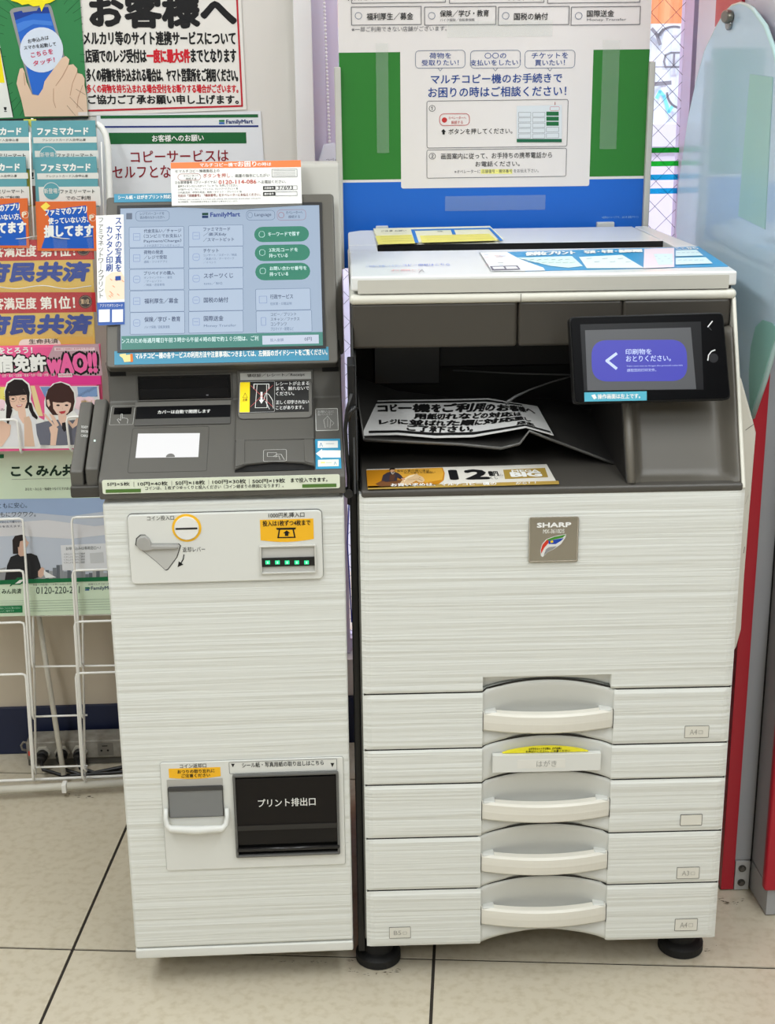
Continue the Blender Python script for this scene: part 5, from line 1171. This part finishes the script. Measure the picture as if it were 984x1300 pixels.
# a yellow booklet edge and dark gap between the columns
th, I = leaflet('yellow_booklet', 'yellow booklet showing between the teal leaflets', [(30, 151.5), (46, 151.3), (50, 262), (36, 262)], (205, 200, 80), -.001, .003)
I.poly([(36, 158), (42, 165), (43.5, 190), (45.5, 235), (46, 260), (39, 260), (37, 200)], (226, 226, 222)); I.poly([(38.5, 172), (44, 190), (43, 186), (40, 178)], (60, 60, 62), w=.0006)
I.poly([(39.5, 236), (46, 236), (48, 261), (40, 261)], (110, 70, 66), w=.0008); I.t('！', 39.5, 219, 43, 227, K, w=.0008, bold=.03); I.done()
def appl(x0, x1, y0, w, label):
    th, I = leaflet('app_leaflet', label, [(x0, y0), (x1, y0-.5), (x1+2.5, y0+62), (x0+2.5, y0+62)], (222, 106, 44), w, .005, group='orange app leaflets')
    s = (x1-x0)/76.; f = lambda x, y: (x0+x*s, y0+y)
    I.poly([f(9, 12), f(61, 5.5), f(63, 23), f(70, 35), f(71, 60), f(4, 60), f(16, 24)], (28, 92, 190))
    I.poly([f(3, 7), f(10, 1.5), f(15.5, 6), f(8, 12.5)], (250, 225, 90), w=.0006)
    I.t('ファミマのアプリ', *f(8.5, 10), *f(62, 19), WT, w=.0008, bold=.035, dy=-3.5); I.t('使っていない方、', *f(13, 21.5), *f(64, 29.5), WT, w=.0008, bold=.03, dy=-2.5); I.t('損してます', *f(8, 31.5), *f(70, 46), WT, w=.0008, bold=.05, dy=-2)
    I.t('P', *f(66, 18), *f(71, 24), (240, 225, 200), w=.0010, bold=.05); I.line([f(*p) for p in disc(69.5, 21, 4.4, 14)], .0007, (240, 230, 210), w=.0008, closed=True)
    I.done()
appl(-36, 38.5, 251.5, .026, 'orange app leaflet, left column cut by the frame edge'); appl(48.5, 124.2, 255.2, .026, 'orange app leaflet with blue writing panel, right column')
# yellow mutual aid leaflets in clear pockets
def aid(y0, xr, w, label, tag_=False):
    th, I = leaflet('mutual_aid_leaflet', label, [(-60, y0), (xr, y0+.3), (xr+4, y0+74), (-60, y0+78)], (222, 186, 92), w, .005, group='gold mutual aid leaflets')
    I.poly([(-60, y0), (xr, y0), (xr+1.2, y0+25), (-60, y0+28)], (184, 42, 46))
    I.t('客満足度', -8, y0+7.5, 46, y0+22, (240, 232, 220), w=.0008, bold=.03); I.t('第1位！', 52, y0+6, 95, y0+21.5, (245, 240, 228), w=.0008, bold=.03)
    I.poly(disc(xr-12.5, y0+12, 8.5, 20), (48, 34, 34), w=.0006); I.t('第1位', xr-18, y0+8.5, xr-7.5, y0+15, (220, 190, 150), w=.0012, bold=.02)
    I.line([(p[0], p[1]) for p in disc(xr-12.5, y0+12, 7.2, 18)], .0006, (200, 160, 120), w=.0010, closed=True)
    I.t('府民共済', -18, y0+29.5, xr-4, y0+53, (44, 68, 150), w=.0008, bold=.06, dx=-4, dy=-1)
    if tag_:
        b = pbox(R0, 28, y0+56.5, 82, y0+72); I.m.setdefault(((236, 226, 214), 0., .5), MB()).flat(I.pl, rrect(*b, .012), .0004); I.t('生命共済', 37, y0+59.5, 74, y0+65.5, (70, 66, 60), w=.0008, bold=.02)
    I.done(); return th
aid(304.3, 118.5, .022, 'gold mutual aid leaflet with red headline, upper of the two'); aid(371, 121, .034, 'gold mutual aid leaflet with red headline, lower of the two', True)
clr = mat((235, 240, 240), .08, alpha=.06, name='clear_plastic')
for y0, wq in ((300, .031), (362, .043)):
    pk = thing('clear_pocket', 'clear plastic pocket sheet in front of the %s gold leaflet' % ('upper' if y0 == 300 else 'lower'), 'pocket', L, R0.at(*R0.uv(60, y0+66), wq))
    P_ = []
    for i in range(25):
        x = -60+i*180/24; P_.append([R0.at(*R0.uv(x, y0+2*math.sin(i*.7)), wq+.002*math.sin(i*1.1)), R0.at(*R0.uv(x+2, y0+62), wq)])
    MB().grid(P_).build('sheet', clr, pk, smooth=True)
    MB().tube([P_[i][0] for i in range(25)], .0011, 5).build('lip', mat((232, 232, 228), .15, alpha=.75), pk, smooth=True)  # pale tube: highlight along the clear plastic edge put into its colour
# pink magazines
mz = None
for k in range(3):
    o_ = (2-k)*2.6
    lab = 'front pink driving camp magazine with two young women on the cover' if k == 2 else ('pink magazine %s the front driving camp magazine' % ('directly behind' if k == 1 else 'two places behind'))
    mz, I = leaflet('magazine', lab, [(-60, 438-o_*.25), (126+o_, 434.5-o_*.3), (131.5+o_, 563-o_*.3), (-60, 567)], (236, 96, 140) if k < 2 else (240, 92, 150), .041+k*.006, .0052, group='pink driving camp magazines', cat='magazine')
m7 = lambda x, y: (x/7.03, 430+y/7.03)
I.poly([m7(480, 60), m7(880, 45), m7(915, 330), m7(700, 330), m7(560, 300), m7(380, 290), m7(440, 140)], (196, 160, 170)); 
I.poly([(-60, 477), (127.5, 476.5), (128.5, 488), (-60, 489)], (236, 60, 150), w=.0003)
def dots(P, col, n, w=.0006):
    xs_ = [p[0] for p in P]; ys_ = [p[1] for p in P]; 
    for k in range(n):
        x, y = min(xs_)+(max(xs_)-min(xs_))*((k*7) % 13+.5)/13, min(ys_)+(max(ys_)-min(ys_))*((k*5) % 11+.5)/11; I.poly(disc(x, y, .5, 5), col, w=w)
I.poly([m7(350, 425), m7(880, 420), m7(905, 700), m7(500, 700)], (226, 222, 226), w=.0004); I.poly([m7(360, 430), m7(450, 428), m7(450, 520), m7(400, 520)], (120, 150, 200), w=.0006); I.poly([m7(690, 430), m7(865, 428), m7(872, 515), m7(700, 520)], (130, 160, 205), w=.0006)
I.poly([m7(0, 430), m7(60, 430), m7(70, 640), m7(0, 640)], (240, 226, 120), w=.0005); I.poly([m7(270, 420), m7(310, 420), m7(385, 690), m7(330, 690)], (238, 214, 160), w=.0005)
dots([m7(*p) for p in ((690, 430), (865, 428), (872, 515), (700, 520))], (70, 90, 120), 40, .0009); dots([m7(*p) for p in ((0, 430), (60, 430), (70, 640), (0, 640))], (200, 180, 60), 30, .0008)
I.t('をとろう！', -2, 441.5, 41, 449, WT, bold=.04, w=.0006)
for c_, bo, w_ in ((K, .13, .0006), (WT, .05, .0011)): I.t('宿免許', -2, 451.5, 58, 472, c_, bold=bo, w=w_)
for c_, bo, w_ in ((K, .14, .0006), ((244, 108, 170), .05, .0011)): I.t('wAO!!', 61.5, 450, 122, 473, c_, bold=bo, w=w_)
I.poly([m7(485, 78), m7(845, 78), m7(848, 105), m7(488, 108)], (240, 216, 220), w=.0008); I.t('無料 ご自由にお持ちください', *m7(500, 84), *m7(830, 101), (200, 70, 110), w=.0011)
I.t('山形・東北・北関東・東海・九州・四国・大阪・三重', 3, 475, 70, 479, WT, w=.0008); I.poly([m7(520, 310), m7(645, 308), m7(646, 342), m7(522, 344)], (240, 226, 230), w=.0008); I.t('全国80校掲載', *m7(528, 317), *m7(640, 336), (220, 60, 110), w=.0011)
for x_, s_ in ((742, 1), ):
    for dx_ in (-28, 52): I.poly([m7(p[0], p[1]) for p in disc(x_+dx_, 575, 62, 22, 60)], (246, 214, 224), w=.0009)
    I.poly([m7(688, 600), m7(905, 600), m7(860, 650), m7(790, 690), m7(730, 650)], (246, 214, 224), w=.0009)
I.t('合格しよう！', *m7(722, 548), *m7(868, 568), (200, 170, 30), w=.0013); I.t('えなこ', *m7(715, 588), *m7(868, 614), K, w=.0013, bold=.01)
I.poly([m7(p[0], p[1]) for p in disc(10, 600, 55, 20, 60)], (246, 214, 224), w=.0009); I.t('み', *m7(5, 622), *m7(45, 645), K, w=.0013)
# cover picture: two women, printed flat
SKN, HR, HR2 = (238, 200, 178), (34, 26, 28), (66, 40, 36)
def blob(P, col, w): I.poly([m7(*p) for p in P], col, w=w)
blob([(35, 640), (50, 560), (38, 470), (60, 390), (120, 352), (200, 352), (262, 400), (280, 480), (275, 540), (320, 640), (350, 700), (420, 740), (440, 980), (-60, 980), (-60, 640)], WT, .0012)
blob([(400, 700), (395, 560), (420, 470), (470, 400), (540, 380), (620, 405), (670, 470), (682, 560), (660, 640), (700, 690), (760, 700), (810, 740), (810, 975), (360, 980)], WT, .0012)
blob([(48, 560), (46, 470), (70, 400), (130, 362), (200, 366), (250, 410), (266, 480), (262, 560), (250, 620), (70, 620)], HR, .0015)
blob([(82, 470), (110, 500), (180, 495), (205, 440), (240, 500), (244, 560), (225, 615), (185, 650), (140, 640), (100, 600), (84, 540)], SKN, .0018)
blob([(78, 510), (90, 450), (150, 400), (205, 440), (240, 500), (200, 500), (160, 505), (110, 508)], HR, .0021)
blob([(160, 640), (225, 610), (235, 690), (210, 760), (170, 700)], SKN, .0017)
blob([(60, 600), (100, 600), (112, 640), (90, 720), (70, 780), (55, 700)], HR, .0022); blob([(255, 560), (285, 575), (300, 640), (340, 700), (330, 720), (290, 690), (262, 630)], HR, .0022)
blob([(-60, 760), (60, 730), (150, 670), (210, 740), (270, 660), (330, 730), (340, 960), (-60, 965)], (232, 232, 234), .0016)
blob([(215, 700), (262, 690), (282, 740), (312, 960), (220, 960)], (224, 190, 165), .0019); blob([(0, 720), (40, 740), (100, 770), (90, 860), (20, 960), (-30, 960), (-30, 780)], SKN, .0023)
for x_ in (118, 208): I.line([m7(p[0], p[1]) for p in disc(x_, 534, 32, 16, 26)], .0006, (150, 120, 100), w=.0026, closed=True); I.poly([m7(p[0], p[1]) for p in disc(x_, 536, 14, 10, 7)], (50, 34, 30), w=.0024)
I.line([m7(165, 560), m7(170, 572)], .0006, (200, 150, 130), w=.0024); I.poly([m7(145, 592), m7(205, 584), m7(192, 605), m7(160, 609)], (206, 90, 96), w=.0024); I.poly([m7(152, 594), m7(198, 588), m7(190, 597), m7(162, 600)], WT, w=.0026)
blob([(412, 600), (408, 520), (430, 450), (490, 400), (550, 390), (620, 420), (660, 480), (668, 560), (650, 640), (600, 680), (470, 680)], HR2, .0015)
blob([(470, 540), (500, 560), (560, 500), (600, 470), (636, 540), (634, 600), (610, 660), (560, 695), (510, 670), (476, 620)], (240, 206, 188), .0018)
blob([(462, 560), (480, 470), (540, 430), (600, 440), (640, 500), (640, 575), (600, 560), (560, 570), (510, 568)], HR2, .0021)
blob([(418, 545), (438, 540), (450, 590), (436, 610), (424, 590)], (240, 206, 188), .0022); blob([(520, 670), (590, 665), (600, 740), (560, 790), (525, 730)], (238, 200, 180), .0017)
for x_ in (520, 596): I.poly([m7(p[0], p[1]) for p in disc(x_, 592, 16, 10, 8)], (46, 30, 28), w=.0024)
I.poly([m7(525, 650), m7(590, 640), m7(580, 662), m7(548, 670)], (196, 70, 76), w=.0024); I.line([m7(558, 612), m7(560, 628)], .0006, (205, 160, 140), w=.0024)
blob([(320, 760), (420, 735), (520, 720), (560, 790), (600, 730), (700, 720), (790, 730), (800, 940), (530, 950), (360, 945), (330, 850)], (112, 114, 128), .0019)
blob([(555, 750), (600, 740), (610, 800), (575, 830), (555, 800)], (40, 34, 40), .0021)
blob([(390, 660), (410, 670), (460, 730), (490, 770), (520, 800), (500, 950), (450, 950), (455, 850), (440, 790), (470, 770), (400, 690)], (238, 202, 180), .0024); blob([(440, 665), (480, 680), (530, 770), (500, 790)], (238, 202, 180), .0025)
blob([(700, 680), (750, 655), (745, 700), (690, 770), (650, 800), (585, 720), (600, 710), (650, 760)], (238, 202, 180), .0024)
I.done('printed_picture')
# green mutual aid poster hanging in front of the rack back wires
pl_ = R0
gp_, I = leaflet('mutual_aid_poster', 'pale green and sky photo mutual aid poster hanging on the wire rack', [(-60, 566), (150, 563), (166, 778), (-60, 783)], (214, 232, 206), .004, .0015, cat='poster')
g3 = lambda x, y: (x/2.891, 560+y/2.889)
I.poly([(-60, 634.5), (156, 631.5), (164, 736), (-60, 741)], (196, 204, 218), w=.0003)
I.poly([(-60, 634.5), (156, 631.5), (157, 646), (90, 655), (30, 650), (-60, 655)], (160, 182, 216), w=.0005); I.poly([(-60, 668), (60, 660), (120, 668), (158, 664), (159, 676), (90, 684), (20, 680), (-60, 684)], (222, 222, 226), w=.0005)
for k in range(26):
    x_ = 44+k*4.6; h_ = 4+random.random()*10+(10 if k in (6, 7) else 0); I.poly([(x_, 733-h_), (x_+4.4, 733-h_), (x_+4.6, 736), (x_, 736)], random.choice([(120, 126, 134), (146, 150, 156), (100, 106, 114), (166, 168, 170)]), w=.0007)
for k in range(6): x_ = -40+k*8; I.poly([(x_, 722), (x_+7.5, 720), (x_+8, 738), (x_, 738)], (150, 152, 156), w=.0007)
I.poly([(-60, 738.5), (38, 735), (80, 734), (165, 731), (165, 736.5), (80, 739), (-60, 744)], (20, 112, 66), w=.0012)
I.poly([(12, 744), (22, 733), (30, 733), (34, 736), (26, 742), (16, 742), (14, 744)], (20, 112, 66), w=.0016); I.poly([(19, 741), (25, 736), (31, 735), (26, 740)], WT, w=.0020)
n7 = lambda x, y: (x/6.56, 620+y/6.56)
def bl2(P, col, w): I.poly([n7(*p) for p in P], col, w=w)
bl2([(108, 545), (104, 430), (125, 395), (180, 384), (212, 392), (215, 410), (195, 440), (180, 510), (150, 545)], (44, 36, 36), .0009)
bl2([(165, 420), (212, 405), (222, 430), (242, 450), (230, 475), (215, 500), (220, 545), (155, 550), (150, 490)], (216, 178, 158), .0011); bl2([(150, 400), (212, 393), (200, 430), (168, 440), (160, 490), (140, 480)], (44, 36, 36), .0013)
bl2([(40, 765), (60, 640), (90, 570), (150, 545), (260, 540), (310, 560), (335, 630), (345, 680), (320, 740), (250, 765)], (38, 38, 42), .0010); bl2([(150, 545), (170, 565), (210, 560), (222, 542)], (216, 178, 158), .0012)
bl2([(318, 690), (350, 652), (372, 668), (368, 720), (340, 745), (318, 730)], (220, 182, 162), .0013); bl2([(368, 672), (380, 690), (470, 740), (380, 745), (365, 710)], (240, 240, 240), .0014)
I.poly([(77, 692), (165, 688), (168, 722), (79.5, 724)], (228, 230, 234), w=.0012)
I.t('わがしこくみん共済', -60, 500, -50, 505, K) if 0 else None
I.t('こくみん共済', 14.5, 591, 112, 605, (20, 50, 34), bold=.045, w=.0006, dy=-1.5); I.line([(15, 608.5), (110, 606.5)], .0005, GY, w=.0006)
I.t('あなた・みんな・地域をつなぐたすけあい', 32, 619, 90, 623, K, w=.0006, dy=-1); I.t('TM', 120, 619, 124, 622, GY)
I.poly([(114, 618), (121, 617.6), (120.5, 622), (119, 625.5), (116, 625.5)], (120, 130, 80), w=.0006); I.poly([(0-5, 577), (5, 576.5), (5, 581.5), (-5, 582)], (20, 112, 66), w=.0006)
I.t('ともに安心。', -3, 638.5, 34.5, 645.5, (50, 60, 80), w=.0008, dy=-.8); I.t('いつもにワクワク。', -14, 650, 45.5, 656.5, (50, 60, 80), w=.0008, dy=-.8)
I.t('毎日が安心して暮らせる', -8, 661.5, 28.5, 664.5, (70, 80, 100), w=.0008); I.t('まちを支えます。', -6, 667, 28, 670, (70, 80, 100), w=.0008)
I.t('お申し込みは専用窓口へ！', 84, 694, 128, 698.5, (70, 80, 80), w=.0016)
for k in range(4): I.t('くわしい資料のご請求', 81.5, 702+k*3.6, 108, 704.6+k*3.6, GY, w=.0016)
I.poly([(114, 702), (131, 701), (132.5, 714), (115, 715)], (206, 208, 210), w=.0016)
I.t('くみん共済', -3, 747.5, 27, 754, (20, 50, 34), bold=.02, w=.0006, dy=-.5); I.t('0120-220-221', 46, 745, 101, 754, (40, 60, 56), w=.0006, dy=-1); I.t('お近くの店舗にてお申し込みいただけます', 42, 741, 100, 743.5, GY, w=.0008, dy=-1)
I.poly([(110, 746), (114.5, 745.8), (114.5, 747.3), (110, 747.5)], (20, 120, 90), w=.0006); I.poly([(108, 745.5), (113.5, 745.3), (113.5, 747.2), (108, 747.4)], (20, 120, 90), w=.0006); I.poly([(108, 748), (113.5, 747.8), (113.5, 749.5), (108, 749.7)], (40, 90, 150), w=.0006)
I.t('FamilyMart', 116, 744.5, 146, 750, (40, 66, 100), w=.0006, bold=.02)
I.t('店頭マルチコピー機', 112, 740.5, 140, 743, GY, w=.0008)
for k in range(5): I.line([(36, 763+k*3.2), (140, 760.5+k*3.2)], .0007, (150, 170, 152), w=.0006)
for k in range(3): I.line([(0, 763+k*2.6), (30, 762.5+k*2.6)], .0006, (150, 170, 152), w=.0006)
I.poly([(-60, 771), (28.5, 768.5), (28.8, 777.5), (-60, 780)], (22, 120, 70), w=.0007); I.t('詳細はこちらをご覧ください', -2, 771, 26, 773.5, (190, 230, 205), w=.0010); I.t('加入のご案内です', -2, 774.5, 18, 777, (190, 230, 205), w=.0010)
I.done()

# ================================================================== POWER STRIP AND PLUGS
sa = L.Z(34, 968, .03)
px_ = Plane(L, (0, 2.965, 0))
a_ = px_.uv(35, 960); b_ = px_.uv(170, 955)
psx0, psx1 = a_[0], a_[0]+.37
ps = thing('power_strip', 'grey metal power strip on the floor behind the wire rack', 'power strip', L, ((psx0+psx1)/2, 2.98, 0))
gy = mat((150, 146, 136), .5, vary=((30, 30, 30), (118, 112, 102), .4, .65), name='dusty_grey_metal')
MB().box(psx0, psx1, 2.958, 3.015, .020, .062).build('housing', gy, ps, bevel=.003)
MB().box(psx0, psx1, 2.968, 3.005, .002, .021).build('housing_foot', mat((90, 88, 82), .6), ps)
MB().tube([(psx0-.002, 2.975, .035), (psx0-.012, 2.975, .038), (psx0-.014, 2.975, .048), (psx0-.008, 2.975, .056), (psx0-.001, 2.975, .054)], .0025, 8).build('hanging_lug', gy, ps, smooth=True)
MB().box(psx0+.004, psx0+.010, 2.956, 2.959, .032, .042).build('pilot_lamp', mat((210, 70, 50), .4), ps)
for k, x_ in enumerate((.036, .078, .116)):
    xc = psx0+x_; pl9 = Plane(L, (0, 2.958, 0))
    MB().prism(pl9, disc(xc, .038, .017, 6), 0, .006).build('socket_plate', mat((176, 172, 160), .5), ps, bevel=.001)
    pg = thing('plug', '%s black plug in the grey power strip' % ('leftmost', 'middle', 'rightmost')[k], 'plug', L, (xc, 2.952, .036))
    MB().prism(pl9, disc(xc, .036, .013, 14), .006, .020).build('plug_body', black, pg, bevel=.003)
    MB().prism(pl9, disc(xc, .034, .0095, 12), .020, .034).build('plug_grip', black, pg, bevel=.002)
    MB().tube([(xc, 2.926, .034), (xc+.006, 2.912, .020), (xc+.05, 2.905, .007), (xc+.16, 2.902+.006*k, .012+.014*k), (xc+.30, 2.89+.008*k, .030+.016*k)], .0042, 8).build('plug_cord', black, pg, smooth=True)
for k, x_ in enumerate((.155,)):
    MB().prism(Plane(L, (0, 2.958, 0)), rrect(psx0+x_, .026, psx0+x_+.034, .056, .002), 0, .001).build('socket', mat((120, 116, 108), .5), ps)
    for q_ in (.008, .022): MB().prism(Plane(L, (0, 2.958, 0)), disc(psx0+x_+q_, .038, .0025, 10), .001, .0014).build('socket_hole', black, ps)
    MB().prism(Plane(L, (0, 2.958, 0)), rrect(psx0+x_+.010, .048, psx0+x_+.022, .050), .001, .0014).build('socket_hole', black, ps)
# ================================================================== GLASS PARTITION AND CASH MACHINE ON THE RIGHT
gd = nrm((.034, -.49, 0))
GPn = Plane(C, (.635, 2.85, 0), gd, (0, 0, 1))       # u runs towards the room front
gp = thing('glass_partition', 'pale blue frosted glass partition with curved leaf outline right of the copier', 'partition', C, GPn.at(.25, .88))
OUT = [(956, 529), (948, 505), (938, 480), (915, 440), (885, 390), (866, 340), (861, 290), (864, 235), (871, 188), (877, 146), (886, 105), (897, 65), (912, 34), (922, 17), (931, 8), (941, 5), (950, 8), (957, 13), (972.5, 34), (983, 63), (992, 100), (1000, 150), (1005, 210), (1006, 280), (1002, 340), (995, 390), (984, 440), (972, 482)]
gm = bpy.data.materials.new('frosted_blue_glass'); gm.use_nodes = True; gb = gm.node_tree.nodes['Principled BSDF']
gb.inputs['Base Color'].default_value = lin((206, 230, 248))+(1,); gb.inputs['Roughness'].default_value = .12; gb.inputs['Alpha'].default_value = .82; gb.inputs['Coat Weight'].default_value = .3
MB().prism(GPn, [tuple(GPn.uv(*p)) for p in OUT], -.004, .004).build('glass_panel', gm, gp, bevel=.001)
edge = [GPn.at(*GPn.uv(*p)) for p in OUT]
MB().tube(edge, .0042, 8, closed=True).build('edge_trim', mat((176, 205, 205), .2), gp, smooth=True)
ge = GPn.uv(931, 21)
if 1:
    MB().prism(GPn, disc(ge[0], ge[1], .020, 20, .011), .004, .016).build('glass_clamp', mat((120, 116, 106), .3, metal=.8), gp, bevel=.003)
    MB().prism(GPn, disc(ge[0], ge[1]-.012, .012, 20, .010), .004, .010).build('glass_clamp', mat((150, 150, 150), .25, metal=.8), gp, bevel=.002)
lite = mat((186, 224, 218), .3, alpha=.75)
MB().prism(GPn, [tuple(GPn.uv(*p)) for p in [(956, 94), (985, 98), (975, 291), (941, 274)]], .0042, .0052).build('glass_patch', lite, gp, label='pale green frosted sheet')  # translucent pale green patch laid over the glass
MB().prism(GPn, [tuple(GPn.uv(*p)) for p in [(956, 527), (955, 500), (954.5, 474), (957, 440), (963, 415), (972, 406), (984, 410), (992, 420), (984, 440), (972, 482)]], .0042, .0052).build('glass_patch', mat((150, 205, 195), .3, alpha=.8), gp, label='teal rounded frosted area')
# cash machine
xr0, xr1, xr2 = .6787, .7022, .7314; YA = 2.3935
atm = thing('cash_machine', 'grey cash machine cabinet with red front strips at the right edge', 'cash machine', C, (.75, 2.6, 0))
redm = mat((176, 24, 44), .35, name='red_panel'); grm = mat((158, 160, 164), .45, name='grey_panel')
MB().box(xr0, xr1, YA, YA+.02, .003, 1.60).build('side_strip', redm, atm, bevel=.001, label='red upright strip')
MB().box(xr0+.002, xr1, YA+.021, 2.96, .003, 2.0).build('side_panel', mat((206, 206, 216), .4), atm, label='pale side panel')
MB().box(xr0-.004, xr0+.0015, 2.62, 2.80, 1.535, 2.0).build('side_strip', redm, atm, label='red upper side band')
MB().box(xr1, xr2, YA+.002, 2.96, .064, 2.0).build('side_panel', grm, atm, bevel=.001)
MB().box(xr1+.001, xr2-.001, YA-.001, 2.90, .002, .0625).build('floor_bracket', mat((176, 176, 174), .4), atm, bevel=.001)
for z_ in (.018, .048):
    bx = (xr1+xr2)/2-.001
    MB().prism(Plane(C, (0, YA-.001, 0)), disc(bx, z_, .0072, 20), 0, .0015).build('bolt', mat((90, 88, 84), .35, metal=.8), atm)
    MB().prism(Plane(C, (0, YA-.001, 0)), disc(bx, z_, .0045, 6), .0015, .005).build('bolt_head', mat((110, 108, 104), .3, metal=.8), atm, bevel=.0006)
ZP = Plane(C, (0, 0, 0), (1, 0, 0), (0, 1, 0))
cab = [(xr2+.003, YA-.003), (.7355, 2.318), (1.3, 2.318), (1.3, 2.96), (xr2+.003, 2.96)]
MB().prism(ZP, cab, .066, 2.0).build('cabinet_body', grm, atm, bevel=.001)
MB().prism(ZP, [(xr2+.003, YA-.006), (.7400, 2.309), (1.3, 2.309), (1.3, 2.96), (xr2+.003, 2.96)], .002, .060).build('plinth', mat((168, 170, 172), .45), atm, bevel=.001)
MB().box(xr2, xr2+.003, YA+.004, 2.96, .06, 2.0).build('dark_joint', black, atm)
dx0 = C.Y(970, 1124, 2.300)[0]+.001
MB().box(dx0, 1.29, 2.300, 2.32, .056, .60).build('door', redm, atm, bevel=.006, seg=3, label='red front door')
for o in S.objects:
    if '_base' in o: del o['_base']
